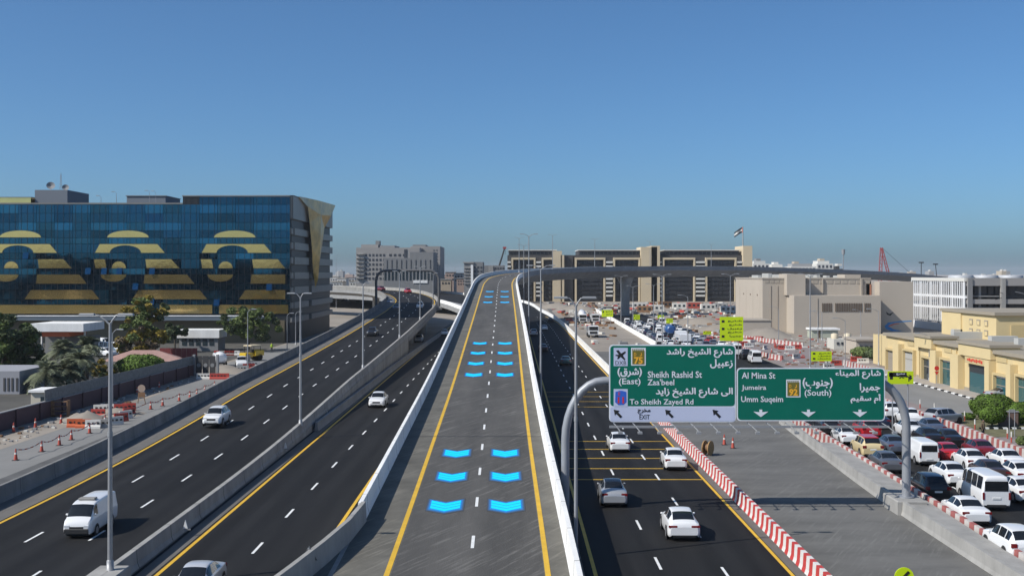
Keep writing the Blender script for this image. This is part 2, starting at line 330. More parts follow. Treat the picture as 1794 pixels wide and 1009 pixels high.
scuff(deck_mat2, .8, (.2, .185, .155)); scuff(cr_mat, .6, (.2, .195, .182)); strip('deck', FR, -6.3, 5.0, 0.0, deck_mat2, fly, step=3); strip('lane_surface', FR, -3.6, 3.6, 0.006, deck_mat, fly, step=3)
strip('edge_line', FR, -3.92, -3.66, 0.012, paint_yellow, fly, step=3); strip('edge_line', FR, 3.66, 3.92, 0.012, paint_yellow, fly, step=3)
dashes(FR, 0.1, FR.at_y(59.6) - 1.3 - 27.9, 56, fly, w=0.17, dz=0.014, length=2.5)
for yj in (92, 152, 215, 290):
    s = FR.at_y(yj); strip('expansion_joint', FR, -6.0, 4.8, 0.0135, black, fly, s, s+.14, 1)
barrier('parapet', FR, -6.3, concrete_white, None, s0=FR.at_y(63.8), h=1.1, parent=fly)
barrier('parapet', FR, 5.05, concrete_white, None, s1=FR.at_y(350), h=1.1, parent=fly); barrier('parapet', FR, 5.05, concrete_grey, None, s0=FR.at_y(350.1), h=1.1, parent=fly)  # past the bend, the outer face's shade is put into the grey colour
sweep('ramp_wall', FR, [(-6.55, 'g'), (-6.55, -.02), (5.3, -.02), (5.3, 'g')], concrete, fly, 0, FR.at_y(240))
sweep('girder', FR, [(-6.6, -.5), (-6.6, -.02), (5.35, -.02), (5.35, -.5), (2.6, -2.9), (-3.8, -2.9)], concrete_grey, fly, FR.at_y(240.3))
for s in (FR.at_y(270), FR.at_y(318), FR.at_y(360)):
    p = FR.off(s, -.6); MB().tube([(p.x, p.y, -.2), (p.x, p.y, p.z-5), (p.x, p.y, p.z-2.8)], [1.4, 1.4, 2.4], 18).build('pier', concrete_grey, fly)
for px, yy in ((1098, 414), (1246, 458), (1400, 506)):
    s = min((abs(FR.pos(q*2.0).y - yy), q*2.0) for q in range(100, 400))[1]; p = FR.off(s, -.6)
    MB().tube([(p.x, p.y, -.2), (p.x, p.y, 8.6), (p.x, p.y, 11.5), (p.x, p.y, p.z-2.8)], [1.5, 1.55, 2.1, 3.2], 20).build('pier', concrete, fly)
# gore nose where the ramp leaves the middle road
G = Path([(-8.32, 64.0, 1.58), (-8.55, 60, 1.48), (-9.2, 55.5, 1.36), (-10.1, 50.5, 1.22), (-11.6, 43, 1.0)], 1.5)
barrier('gore_barrier', G, 0.0, concrete, 'pale concrete wall at the bottom where the ramp splits from the middle road', h=1.12, lo=-1.6)
v = [(p.x, p.y, p.z-.008) for p in G.p] + [(-8.2, p.y, p.z-.008) for p in reversed(G.p)]
k_ = len(G.p); MB().add(v, [(i, i+1, 2*k_-2-i, 2*k_-1-i) for i in range(k_-1)]).build('apron', deck_mat2, fly)
v = [(p.x-.2, p.y, p.z*.5+.15) for p in G.p] + [(p.x-.25-1.1*min(1, max(0, (64-p.y)/8))*max(0, 1-(64-p.y)/26), p.y, .02) for p in reversed(G.p)]
MB().add(v, [(i, i+1, 2*k_-2-i, 2*k_-1-i) for i in range(k_-1)]).build('nose_slope', concrete, fly)
# glowing blue chevrons on the ramp lanes, in ranks of five-arm arrows
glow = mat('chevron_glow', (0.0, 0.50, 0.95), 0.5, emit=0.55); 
HALO = [mat('chevron_halo_%d' % q, tuple(a+(b-a)*(q/4)**1.4 for a, b in zip((.058, .06, .065), (.01, .20, .55))), .7, emit=.02+.16*(q/4)**2) for q in range(5)]   # soft glow around the arrow, stepped into the halo colours and emission
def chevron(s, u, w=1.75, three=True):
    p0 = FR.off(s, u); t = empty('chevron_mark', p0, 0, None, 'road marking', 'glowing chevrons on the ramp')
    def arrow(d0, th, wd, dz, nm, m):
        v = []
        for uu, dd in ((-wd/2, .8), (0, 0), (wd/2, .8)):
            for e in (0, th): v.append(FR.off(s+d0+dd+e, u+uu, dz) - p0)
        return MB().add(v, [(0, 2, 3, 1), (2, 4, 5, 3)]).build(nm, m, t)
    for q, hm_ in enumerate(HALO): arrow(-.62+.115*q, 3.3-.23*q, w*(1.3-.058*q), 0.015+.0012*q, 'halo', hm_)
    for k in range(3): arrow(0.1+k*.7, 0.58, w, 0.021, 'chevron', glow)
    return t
rows = [(888, 'lowest'), (837, 'second lowest'), (796, 'third lowest'), (657, 'fourth lowest'), (637, 'fifth lowest'), (619, 'sixth lowest'), (602, 'seventh lowest'), (530, 'eighth lowest'), (520, 'second highest'), (511, 'highest')]
samp = [(FR.pos(q*.5), q*.5) for q in range(0, 700)]
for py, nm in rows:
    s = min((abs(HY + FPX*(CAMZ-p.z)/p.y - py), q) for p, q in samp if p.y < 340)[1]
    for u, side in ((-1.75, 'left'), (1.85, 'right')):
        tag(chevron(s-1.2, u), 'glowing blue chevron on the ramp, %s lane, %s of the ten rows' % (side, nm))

# cast joints of the parapets and barriers
joint_m = mat('joint', (.05, .05, .05), .9)
def joints(path, u, y0, y1, step, h, w, parent, lo=0.0):
    s = path.at_y(y0); e = path.at_y(y1)
    while s < e:
        sweep('joint', path, [(u+a*w*1.03, lo if b == 0 else b*h*1.004) for a, b in JERSEY], joint_m, parent, s, s+.045, 1); s += step
joints(FR, -6.3, 66, 190, 6, 1.1, 1, fly); joints(FR, 5.05, 40, 190, 6, 1.1, 1, fly)
for o in bpy.data.objects:
    if o.name == 'concrete_barrier': joints(LH, -7.6, 50, 170, 6, 1.15, 1, o)
    if o.name == 'concrete_barrier.001': joints(LH, 7.1, 54, 170, 6, .95, 1.3, o)
# ------------------------------------------------------------------ vehicles
def paint(name, col, metal=0.0, rough=0.32): return mat('car_'+name, col, rough, metal, coat=0.6)
PAINT = {'white': paint('white', (0.74, 0.74, 0.74)), 'silver': paint('silver', (0.42, 0.43, 0.45), 0.35), 'grey': paint('grey', (0.13, 0.135, 0.15), 0.3),
         'black': paint('black', (0.012, 0.012, 0.014)), 'red': paint('red', (0.42, 0.015, 0.02)), 'dark red': paint('dark_red', (0.17, 0.012, 0.018)),
         'navy': paint('navy', (0.015, 0.022, 0.05)), 'blue': paint('blue', (0.03, 0.09, 0.25)), 'beige': paint('beige', (0.62, 0.50, 0.28)), 'brown': paint('brown', (0.045, 0.028, 0.022)),
         'pale silver': paint('pale_silver', (0.58, 0.59, 0.61), 0.2), 'teal': paint('teal', (0.03, 0.07, 0.075), 0.2), 'slate': paint('slate', (0.10, 0.12, 0.17), 0.3), 'yellow': paint('yellow', (0.60, 0.40, 0.02))}
glass = mat('car_glass', (0.012, 0.014, 0.017), 0.06, spec=0.6); tyre_m = mat('tyre', (0.012, 0.012, 0.012), 0.85); rim_m = mat('rim', (0.35, 0.35, 0.36), 0.4, metal=0.6)
lamp_red = mat('tail_red', (0.16, 0.008, 0.009), 0.25); lamp_white = mat('head_lamp', (0.62, 0.64, 0.66), 0.15); plate_m = mat('plate', (0.7, 0.7, 0.68), 0.5); trim = mat('trim', (0.02, 0.02, 0.021), 0.6)
def mono(xs, ys):
    xs = np.array(xs, float); ys = np.array(ys, float); h = np.diff(xs); d = np.diff(ys)/h; m = np.zeros(len(xs)); m[0] = d[0]; m[-1] = d[-1]
    for i in range(1, len(xs)-1):
        m[i] = 0 if d[i-1]*d[i] <= 0 else 2*d[i-1]*d[i]/(d[i-1]+d[i])
    def f(x):
        i = min(max(int(np.searchsorted(xs, x)) - 1, 0), len(h)-1); t = (x-xs[i])/h[i]
        return (2*t**3-3*t**2+1)*ys[i] + (t**3-2*t**2+t)*h[i]*m[i] + (-2*t**3+3*t**2)*ys[i+1] + (t**3-t**2)*h[i]*m[i+1]
    return f
CAR = {}   # y, zb, wm, zbelt, wbelt, zroof, wroof
CAR['sedan'] = dict(st=[(-2.36,.36,.74,.72,.68,.74,.55),(-2.26,.24,.86,.93,.80,.97,.64),(-1.85,.2,.905,.98,.85,1.06,.66),(-1.55,.2,.91,.98,.86,1.09,.63),(-.75,.2,.91,.96,.86,1.40,.56),(0,.2,.91,.94,.86,1.46,.58),(.45,.2,.91,.93,.86,1.41,.57),(1.25,.2,.91,.91,.85,.99,.66),(1.9,.2,.89,.82,.81,.88,.64),(2.22,.22,.82,.70,.74,.75,.6),(2.36,.32,.68,.56,.6,.6,.5)],
    wb=(-1.4,1.38), wr=.33, ws=(.52,1.2), rw=(-1.5,-.82), sw=((-1.25,-.32),(-.22,.85)), tail=(.66,-2.285,.84,.4,.16), head=(.56,2.24,.655,.36,.13), plate=(-2.345,.62))
CAR['suv'] = dict(st=[(-2.3,.42,.8,.86,.74,.9,.6),(-2.24,.3,.88,1.05,.84,1.14,.66),(-2.05,.26,.92,1.08,.87,1.32,.62),(-1.55,.24,.93,1.08,.87,1.64,.6),(-.6,.24,.93,1.05,.87,1.69,.62),(.2,.24,.93,1.03,.87,1.65,.62),(.5,.24,.93,1.02,.87,1.58,.62),(1.2,.24,.93,1.02,.86,1.10,.70),(1.85,.26,.91,.96,.83,1.02,.68),(2.18,.28,.85,.82,.78,.88,.62),(2.3,.36,.72,.64,.64,.68,.52)],
    wb=(-1.35,1.35), wr=.37, ws=(.45,1.12), rw=(-2.12,-1.62), sw=((-1.75,-1.2),(-1.1,-.25),(-.15,.75)), tail=(.72,-2.26,1.0,.3,.22), head=(.6,2.19,.80,.36,.15), plate=(-2.3,.78))
CAR['crossover'] = dict(st=[(-2.35,.4,.8,.8,.76,.84,.62),(-2.27,.28,.92,1.02,.84,1.08,.68),(-1.95,.24,.96,1.04,.88,1.2,.64),(-1.0,.22,.965,1.02,.89,1.55,.58),(-.2,.22,.965,1.0,.89,1.61,.6),(.4,.22,.965,.99,.89,1.53,.6),(1.15,.22,.965,.98,.88,1.07,.7),(1.85,.24,.94,.9,.84,.97,.68),(2.2,.26,.86,.76,.78,.82,.62),(2.35,.34,.72,.6,.62,.64,.5)],
    wb=(-1.4,1.4), wr=.38, ws=(.45,1.08), rw=(-1.9,-1.08), sw=((-1.3,-.3),(-.2,.8)), tail=(.66,-2.3,.9,.5,.12), head=(.6,2.22,.74,.36,.13), plate=(-2.33,.66))
CAR['van'] = dict(st=[(-2.4,.4,.8,1.1,.79,1.75,.66),(-2.34,.3,.83,1.12,.825,1.94,.68),(-1.2,.26,.845,1.12,.84,1.98,.7),(.6,.26,.845,1.12,.84,1.96,.7),(1.25,.26,.845,1.12,.83,1.86,.68),(2.0,.26,.84,1.08,.81,1.2,.72),(2.3,.28,.80,.9,.76,1.0,.68),(2.4,.4,.72,.66,.68,.7,.58)],
    wb=(-1.2,1.35), wr=.33, ws=(1.32,1.95), rw=None, sw=((1.0,1.55),), tail=(.74,-2.38,.95,.12,.45), head=(.58,2.34,.76,.3,.16), plate=(-2.42,.6), back=(.62,1.2,1.72))
CAR['minibus'] = dict(st=[(-2.68,.4,.86,1.2,.85,2.05,.68),(-2.62,.3,.91,1.22,.90,2.24,.7),(-1.2,.26,.94,1.2,.91,2.28,.72),(.8,.26,.94,1.2,.91,2.26,.72),(1.3,.26,.94,1.2,.9,2.12,.7),(2.1,.26,.93,1.1,.88,1.24,.76),(2.55,.28,.88,.92,.82,1.02,.7),(2.68,.4,.78,.66,.72,.7,.58)],
    wb=(-1.3,1.5), wr=.35, ws=(1.4,2.02), rw=None, sw=((-2.35,-1.5),(-1.4,-.5),(-.4,.55),(.7,1.35)), tail=(.82,-2.66,1.0,.12,.45), head=(.64,2.6,.78,.34,.18), plate=(-2.7,.85), back=(.74,1.3,1.95))
CAR['pickup'] = dict(st=[(-2.65,.45,.86,1.0,.86,1.02,.84),(-2.6,.35,.9,1.08,.88,1.1,.84),(-1.0,.3,.92,1.08,.88,1.1,.84),(-.92,.3,.92,1.08,.88,1.2,.7),(-.7,.3,.92,1.06,.88,1.74,.62),(.3,.3,.92,1.04,.88,1.78,.64),(.75,.3,.92,1.04,.88,1.68,.62),(1.35,.3,.92,1.06,.87,1.16,.74),(2.1,.3,.9,1.02,.85,1.08,.74),(2.5,.32,.85,.88,.8,.94,.68),(2.65,.42,.74,.66,.68,.7,.56)],
    wb=(-1.6,1.55), wr=.39, ws=(.72,1.28), rw=(-.93,-.74), sw=((-.62,.05),(.15,.95)), tail=(.78,-2.6,.9,.16,.3), head=(.68,2.46,.84,.34,.18), plate=(-2.68,.6))
def car_parts(kind):
    c = CAR[kind]; st = c['st']; ys = [a[0] for a in st]; F = [mono(ys, [a[k] for a in st]) for k in range(1, 7)]
    def ctrl(y):
        zb, wm, zt, wt, zr, wr = [f(y) for f in F]
        h = [(wm*.90, zb), (wm*.985, zb+.06), (wm, zb+(zt-zb)*.55), (wt+.012, zt-.04), (wt-.01, zt+.01),
             (wt+(wr-wt)*.14-.012, zt+(zr-zt)*.14), (wt+(wr-wt)*.9, zt+(zr-zt)*.88), (wr, zr-.015), (wr*.7, zr+.012), (0, zr+.03)]
        return h + [(-x, z) for x, z in reversed(h[:-1])]
    NC = 19
    def P(y, q):
        C = ctrl(y); q = min(max(q, 0.0), NC-1.0); i = min(max(int(round(q)), 0), NC-1); t = q-i+.5
        a = C[max(i-1, 0)] if i > 0 else (2*C[0][0]-C[1][0], 2*C[0][1]-C[1][1]); b = C[i]; d = C[i+1] if i < NC-1 else (2*C[-1][0]-C[-2][0], 2*C[-1][1]-C[-2][1])
        B = (.5*(1-t)**2, .75-(t-.5)**2, .5*t*t)
        return Vector((B[0]*a[0]+B[1]*b[0]+B[2]*d[0], y, B[0]*a[1]+B[1]*b[1]+B[2]*d[1]))
    yy = [ys[0], ys[0]+.03] + list(np.linspace(ys[0]+.1, ys[-1]-.1, 34)) + [ys[-1]-.03, ys[-1]]; qs = [k*.5 for k in range(37)]; v = [P(y, q) for y in yy for q in qs]; n = len(qs)
    f = [(i*n+j, i*n+j+1, (i+1)*n+j+1, (i+1)*n+j) for i in range(len(yy)-1) for j in range(n-1)]
    body = MB().add(v, f, True); body.add(v[:n], [tuple(range(n))]); body.add(v[-n:], [tuple(reversed(range(n)))])
    def patch(y0, y1, q0, q1, ny, nq, off=.007):
        V = []
        for i in range(ny+1):
            for j in range(nq+1):
                y = y0+(y1-y0)*i/ny; q = q0+(q1-q0)*j/nq; p = P(y, q)
                nr = (P(y, q+.05)-P(y, q-.05)).cross(P(min(y+.02, ys[-1]), q)-P(max(y-.02, ys[0]), q))
                nr = nr.normalized() if nr.length > 1e-9 else Vector((0, 0, 1))
                if nr.dot(p - Vector((0, p.y, .5))) < 0: nr = -nr
                V.append(p+nr*off)
        return MB().add(V, [(i*(nq+1)+j, i*(nq+1)+j+1, (i+1)*(nq+1)+j+1, (i+1)*(nq+1)+j) for i in range(ny) for j in range(nq)], True)
    M = {'body': body.mesh('body'), 'windshield': patch(*c['ws'], 6.75, 11.25, 5, 10).mesh('windshield', glass)}
    if c['rw']: M['rear_window'] = patch(*c['rw'], 6.85, 11.15, 5, 10).mesh('rear_window', glass)
    else:
        b = c['back']; y = ys[0]-.012; M['rear_window'] = MB().chbox(-b[0], b[0], y, y+.03, b[1], b[2], .02).mesh('rear_window', glass)
    M['side_windows'] = [patch(a, b, q0, q1, 5, 3).mesh('side_window', glass) for a, b in c['sw'] for q0, q1 in ((4.85, 6.3), (11.7, 13.15))]
    if kind == 'sedan': M['roof_glass'] = patch(-.8, .5, 7.0, 11.0, 6, 8, .009).mesh('roof_glass', glass)
    r = c['wr']; M['tyre'] = MB().tube([(-.11, 0, 0), (-.1, 0, 0), (.1, 0, 0), (.11, 0, 0)], [r*.94, r, r, r*.94], 20).mesh('tyre', tyre_m)
    M['rim'] = MB().tube([(-.118, 0, 0), (.118, 0, 0)], r*.63, 14).mesh('rim', rim_m)
    M['arch'] = MB().disc((0, 0, 0), (1, 0, 0), r*1.2, 20).mesh('arch', trim)
    M['wm'] = F[1]
    t = c['tail']; M['tail'] = MB().chbox(-t[3]/2, t[3]/2, -.05, .06, -t[4]/2, t[4]/2, .02).mesh('tail_light', lamp_red)
    h = c['head']; M['head'] = MB().chbox(-h[3]/2, h[3]/2, -.06, .06, -h[4]/2, h[4]/2, .03).mesh('headlight', lamp_white)
    M['plate'] = MB().chbox(-.26, .26, -.012, .012, -.06, .06, .01).mesh('number_plate', plate_m)
    M['grille'] = MB().chbox(-.42, .42, -.04, .05, -.09, .09, .02).mesh('grille', trim)
    M['bumper'] = MB().chbox(-.62, .62, -.06, .06, -.09, .09, .04).mesh('bumper', trim)
    M['mirror'] = MB().ball((0, 0, 0), .085, 8, 5, (1.0, .7, .8)).mesh('mirror')
    M['under'] = MB().box(-.72, .72, ys[0]+.25, ys[-1]-.25, .16, .4).mesh('underbody', black)
    return M
PARTS = {k: car_parts(k) for k in CAR}
def ob(name, me, parent, loc=(0, 0, 0), m=None):
    o = bpy.data.objects.new(name, me); COL.objects.link(o); o.parent = parent; o.location = loc
    if m is not None:
        if not me.materials: me.materials.append(None)
        o.material_slots[0].link = 'OBJECT'; o.material_slots[0].material = m
    return o
NICE = {'sedan': 'saloon car', 'suv': 'sport utility car', 'crossover': 'crossover car', 'van': 'panel van', 'minibus': 'minibus', 'pickup': 'pickup'}
def car(kind, color, loc, rz, label, group=None, far=False, front=False, roof=None, win=True, extra=None):
    M = PARTS[kind]; c = CAR[kind]; pm = PAINT[color]; vr = random.Random(hash((round(loc[0], 2), round(loc[1], 2))))
    t = empty({'sedan': 'saloon_car', 'suv': 'utility_car', 'crossover': 'crossover_car'}.get(kind, kind), loc, rz, label, 'van' if kind == 'van' else 'minibus' if kind == 'minibus' else 'car', group)
    t.scale = (vr.uniform(.97, 1.02), vr.uniform(.94, 1.05), vr.uniform(.96, 1.05))
    ob('body', M['body'], t, m=pm); ob('windshield', M['windshield'], t); ob('rear_window', M['rear_window'], t); ob('underbody', M['under'], t)
    for w in (M['side_windows'] if kind != 'van' else M['side_windows'][:2]): ob('side_window', w, t)
    tl = c['tail']; hd = c['head']
    for s in (-1, 1):
        for y in c['wb']:
            x = M['wm'](y) - .085; w = ob('wheel', M['tyre'], t, (s*x, y, c['wr']))
            if not far: ob('rim', M['rim'], w); ob('wheel_arch', M['arch'], w, (s*(.0965), 0, .0))
        ob('tail_light', M['tail'], t, (s*tl[0], tl[1], tl[2]))
        if not far or front: ob('headlight', M['head'], t, (s*hd[0], hd[1], hd[2]))
        if not far: ob('mirror', M['mirror'], t, (s*(M['wm'](.8)+.01), c['ws'][1]-.35 if kind in ('van', 'minibus') else .85, F_belt(kind)), pm)
    if not far:
        ob('number_plate', M['plate'], t, (0, c['plate'][0], c['plate'][1])); ob('bumper', M['bumper'], t, (0, c['plate'][0]+.06, .38))
        ob('number_plate', M['plate'], t, (0, -c['plate'][0]-.01, .45)); ob('grille', M['grille'], t, (0, c['st'][-1][0]-.045, hd[2]-.1)); ob('bumper', M['bumper'], t, (0, c['st'][-1][0]-.06, .38))
    return t
def F_belt(kind): return {'sedan': 1.0, 'suv': 1.1, 'crossover': 1.06, 'van': 1.3, 'minibus': 1.4, 'pickup': 1.14}[kind]
def road_z(y): return LH.pos(LH.at_y(y)).z
def by_end(kind, px, py, z, away=True, rz=None):
    """place by the ground point under the end that faces the camera"""
    p = at(px, py, z); h = -CAR[kind]['st'][0][0]; p.y += h; return p
def put(kind, color, px, py, label, z=0.0, away=True, turn=0.0, **k):
    p = by_end(kind, px, py, z); return car(kind, color, p, (0 if away else math.pi) + R(turn), label, **k)
J = 'cars queuing in the near jam'
# running away from the camera, right of the ramp
put('crossover', 'white', 1201, 950, 'white crossover with dark rear window, nearest car on the three-lane road', turn=-1)
tes = put('sedan', 'silver', 1078, 890, 'silver saloon car with black glass roof half in the ramp shadow', turn=-1)
ob('roof_glass', PARTS['sedan']['roof_glass'], tes)
put('sedan', 'white', 1087, 794, 'white saloon car just below the left end of the green signs', turn=0)
put('sedan', 'white', 1187, 826, 'white saloon car beside the striped barrier crossing the yellow lines', turn=-2)
put('sedan', 'teal', 992, 640, 'dark teal saloon car far down the three-lane road left of the sign arm')
put('suv', 'silver', 935, 589, 'silver utility car far down the road close to the ramp wall', far=True)
put('sedan', 'white', 954, 579, 'small white car far down the road ahead of the silver one', far=True)
put('sedan', 'black', 965, 565, 'black car farthest down the road near the flyover shadow', far=True)
put('sedan', 'brown', 952, 617, 'dark brown car in the ramp shadow behind the lamp pole', far=True)
# towards the camera, left of the ramp
van_z = 0.0
van = put('van', 'white', 133, 944, 'white panel van with roof rack coming down the left highway', z=van_z, away=False, turn=1)
rk = MB().chbox(-.5, .5, -.25, .25, 2.0, 2.1, .03).mesh('roof_vent', mat('vent', (0.25, 0.24, 0.22), .7)); ob('roof_vent', rk, van, (0, .55, 0))
gb = MB().chbox(-.72, .72, -.05, .06, .34, .62, .04).mesh('front_bumper', trim); ob('front_bumper', gb, van, (0, 2.4, 0))
put('suv', 'white', 369, 748, 'white utility car on the left highway beside the grey barrier', z=road_z(116), away=False)
put('crossover', 'white', 659, 715, 'white crossover with dark grille on the middle road', away=False)
put('sedan', 'pale silver', 322, 1064, 'silver saloon car cut off by the bottom edge on the middle road', away=False)
put('pickup', 'black', 650, 590, 'black pickup with bright headlamps on the climbing left highway', z=road_z(215), away=False, far=True, front=True)
put('suv', 'white', 735, 541, 'white car under the arched gantry on the left highway', z=road_z(292), away=False, far=True, front=True)
put('sedan', 'grey', 693, 543, 'dark grey car at the crest of the left highway', z=road_z(285), away=False, far=True, front=True)
put('sedan', 'silver', 682, 533, 'silver car behind the dark grey one at the crest of the left highway', z=road_z(305), away=False, far=True, front=True)
def on_path(kind, color, s_y, u, label, away=False):
    s = LH.at_y(s_y); p = LH.off(s, u, .01); tn = LH.tan(s); rz = math.atan2(-tn.x, tn.y); car(kind, color, p, rz + (0 if away else math.pi), label, far=True, front=True)
on_path('suv', 'dark red', 392, 0.5, 'dark red car leading on the bend of the viaduct')
on_path('suv', 'red', 372, 3.2, 'red car behind the dark red one on the bend of the viaduct')
on_path('van', 'white', 420, -4, 'white van far off on the bend of the viaduct at the left')
car('sedan', 'dark red', RL.off(RL.at_y(450), 5, .05), R(62), 'dark red car behind the white barrier of the bending road', far=True)
for px, py, kd, cl, lb in ((778, 588, 'sedan', 'white', 'white car in the shade under the bridge, middle road'), (733, 600, 'suv', 'silver', 'silver car parked in the dark under the viaduct'), ):
    put(kd, cl, px, py, lb, away=False, far=True, front=True)
# the jam on the right
JT = -3
for kd, cl, px, py, lb in (
    ('sedan', 'white', 1717, 923, 'white saloon car in the jam below the white minibus with side windows'),
    ('minibus', 'white', 1750, 896, 'white minibus with dark side windows in the near jam'),
    ('suv', 'black', 1647, 882, 'black utility car right of the gantry post'),
    ('sedan', 'white', 1685, 853, 'white saloon car ahead of the black utility car by the gantry post'),
    ('sedan', 'brown', 1755, 849, 'dark brown saloon car ahead of the windowed minibus'),
    ('van', 'white', 1631, 817, 'white high delivery van right of the gantry post'),
    ('sedan', 'red', 1676, 812, 'bright red saloon car beside the white delivery van'),
    ('sedan', 'dark red', 1736, 808, 'dark red saloon car along the far striped barrier'),
    ('sedan', 'white', 1720, 828, 'white saloon car right behind the two red cars'),
    ('sedan', 'white', 1784, 827, 'white saloon car at the right edge under the far striped barrier'),
    ('sedan', 'white', 1808, 852, 'white taxi cut by the right edge beside the brown saloon'),
    ('sedan', 'white', 1812, 884, 'white car cut by the right edge behind the minibus'),
    ('suv', 'white', 1806, 990, 'white utility car cut off in the bottom right corner'),
    ('sedan', 'grey', 1568, 830, 'dark grey saloon car left of the gantry post behind the taxi'),
    ('sedan', 'slate', 1578, 797, 'blue grey saloon car hidden partly by the gantry post'),
    ('sedan', 'white', 1494, 780, 'white saloon car under the right end of the green sign'),
    ('suv', 'red', 1531, 770, 'red utility car just under the green sign'),
    ('suv', 'black', 1459, 763, 'black utility car under the green sign, first in the left lane'),
    ('suv', 'white', 1568, 735, 'white utility car right of the green sign by the arm of the post'),
    ('sedan', 'navy', 1548, 752, 'navy saloon car under the lower right corner of the green sign'),
    ('sedan', 'white', 1606, 769, 'white saloon car behind the post ahead of the delivery van'),
    ('pickup', 'white', 1608, 750, 'white pickup behind the curve of the gantry post'),
    ('sedan', 'slate', 1645, 764, 'blue grey saloon car ahead of two black ones'),
    ('sedan', 'black', 1641, 784, 'black saloon car ahead of the white delivery van'),
    ('sedan', 'black', 1677, 786, 'glossy black saloon car beside the far striped barrier'),
    ('sedan', 'grey', 1488, 753, 'grey saloon car just under the green sign between lamps'),
):
    put(kd, cl, px, py, lb, turn=JT, group=J)
tx = put('suv', 'beige', 1533, 804, 'beige taxi with a red roof under the green sign', turn=JT, group=J)
rf = ob('roof_panel', MB().chbox(-.6, .6, -1.65, .35, 1.655, 1.735, .05).mesh('roof_panel'), tx, m=PAINT['red'])
put('sedan', 'silver', 1775, 703, 'silver saloon car parked in front of the yellow shop building', turn=-75)
# far jam above the green sign
ORD = 'none first second third fourth fifth sixth seventh eighth ninth tenth eleventh twelfth thirteenth fourteenth fifteenth sixteenth seventeenth eighteenth nineteenth twentieth twenty-first twenty-second twenty-third twenty-fourth'.split()
rnd = random.Random(5); cols = ['white']*7 + ['silver']*2 + ['grey', 'black', 'navy', 'red', 'slate']
for lane in range(4):
    y = 196 + rnd.random()*4; k = 0
    while y < 345:
        x = jl(y) + 2.3 + lane*3.3 + rnd.uniform(-.25, .25); px = CX + FPX*x/y; py = HY + FPX*CAMZ/y
        kd = rnd.choice(['sedan', 'sedan', 'suv', 'suv', 'van', 'pickup', 'minibus']); cl = rnd.choice(cols) if kd not in ('van', 'minibus') else 'white'
        if px > 1288 or py < 612:
            k += 1
            car(kd, cl, (x, y, 0), R(JT), '%s %s far up the queue, %s lane, %s from its rear' % (cl, NICE[kd], ['left', 'second', 'third', 'right'][lane], ORD[k]), 'cars far up the queue', far=True)
        y += {'sedan': 6.6, 'suv': 6.6, 'van': 7, 'pickup': 7.4, 'minibus': 7.6}[kd] + rnd.random()*2.2
# construction lorries behind the white barrier
def lorry(px, py, label, kind, col, rz=0):
    p = at(px, py); t = empty('lorry', p, rz, label, 'lorry'); pm = PAINT[col]
    ob('cab', MB().chbox(-1.2, 1.2, -1.0, 1.0, .7, 2.9, .15).mesh('cab'), t, (0, -2.8, 0), pm)
    ob('windshield', MB().chbox(-1.05, 1.05, -.03, .03, 1.8, 2.65, .02).mesh('windshield', glass), t, (0, -3.81, 0)); ob('grille', MB().chbox(-.9, .9, -.03, .03, .9, 1.5, .02).mesh('grille', trim), t, (0, -3.81, 0))
    ob('side_window', MB().chbox(-.02, .02, -.5, .4, 1.8, 2.6, .01).mesh('side_window', glass), t, (-1.21, -2.9, 0))
    ob('chassis', MB().box(-.5, .5, -2.5, 4.2, .6, 1.0).mesh('chassis', trim), t)
    for y in (-2.8, 1.6, 3.0):
        for s in (-1, 1): ob('wheel', MB().tube([(-.18, 0, 0), (.18, 0, 0)], .52, 14).mesh('wheel', tyre_m), t, (s*1.02, y, .52))
    if kind == 'mixer':
        ob('drum', MB().tube([(0, -1.4, 1.9), (0, -.6, 2.1), (0, 1.4, 2.7), (0, 3.4, 3.3), (0, 4.1, 3.5)], [.6, 1.1, 1.3, .95, .5], 14).mesh('drum'), t, m=PAINT['white'])
    elif kind == 'tank':
        ob('tank', MB().tube([(0, -1.5, 2.1), (0, -1.3, 2.1), (0, 3.8, 2.1), (0, 4.0, 2.1)], [.7, 1.15, 1.15, .7], 16).mesh('tank'), t, m=PAINT['blue'])
    else:
        ob('tipper_body', MB().chbox(-1.2, 1.2, -1.5, 4.2, 1.05, 2.5, .06).mesh('tipper_body'), t, m=PAINT['white' if kind == 'box' else 'silver'])
lorry(1038, 590, 'white tipper lorry behind the white barrier of the far road', 'tip', 'white'); lorry(1042, 566, 'white lorry cab in front of the cement mixer', 'box', 'white')
lorry(1020, 566, 'white concrete mixer lorry near the flyover pier', 'mixer', 'white'); lorry(1172, 592, 'lorry with a blue tank in the far queue', 'tank', 'white', math.pi); lorry(1196, 604, 'lorry with a white box body in the far queue', 'box', 'white', math.pi)
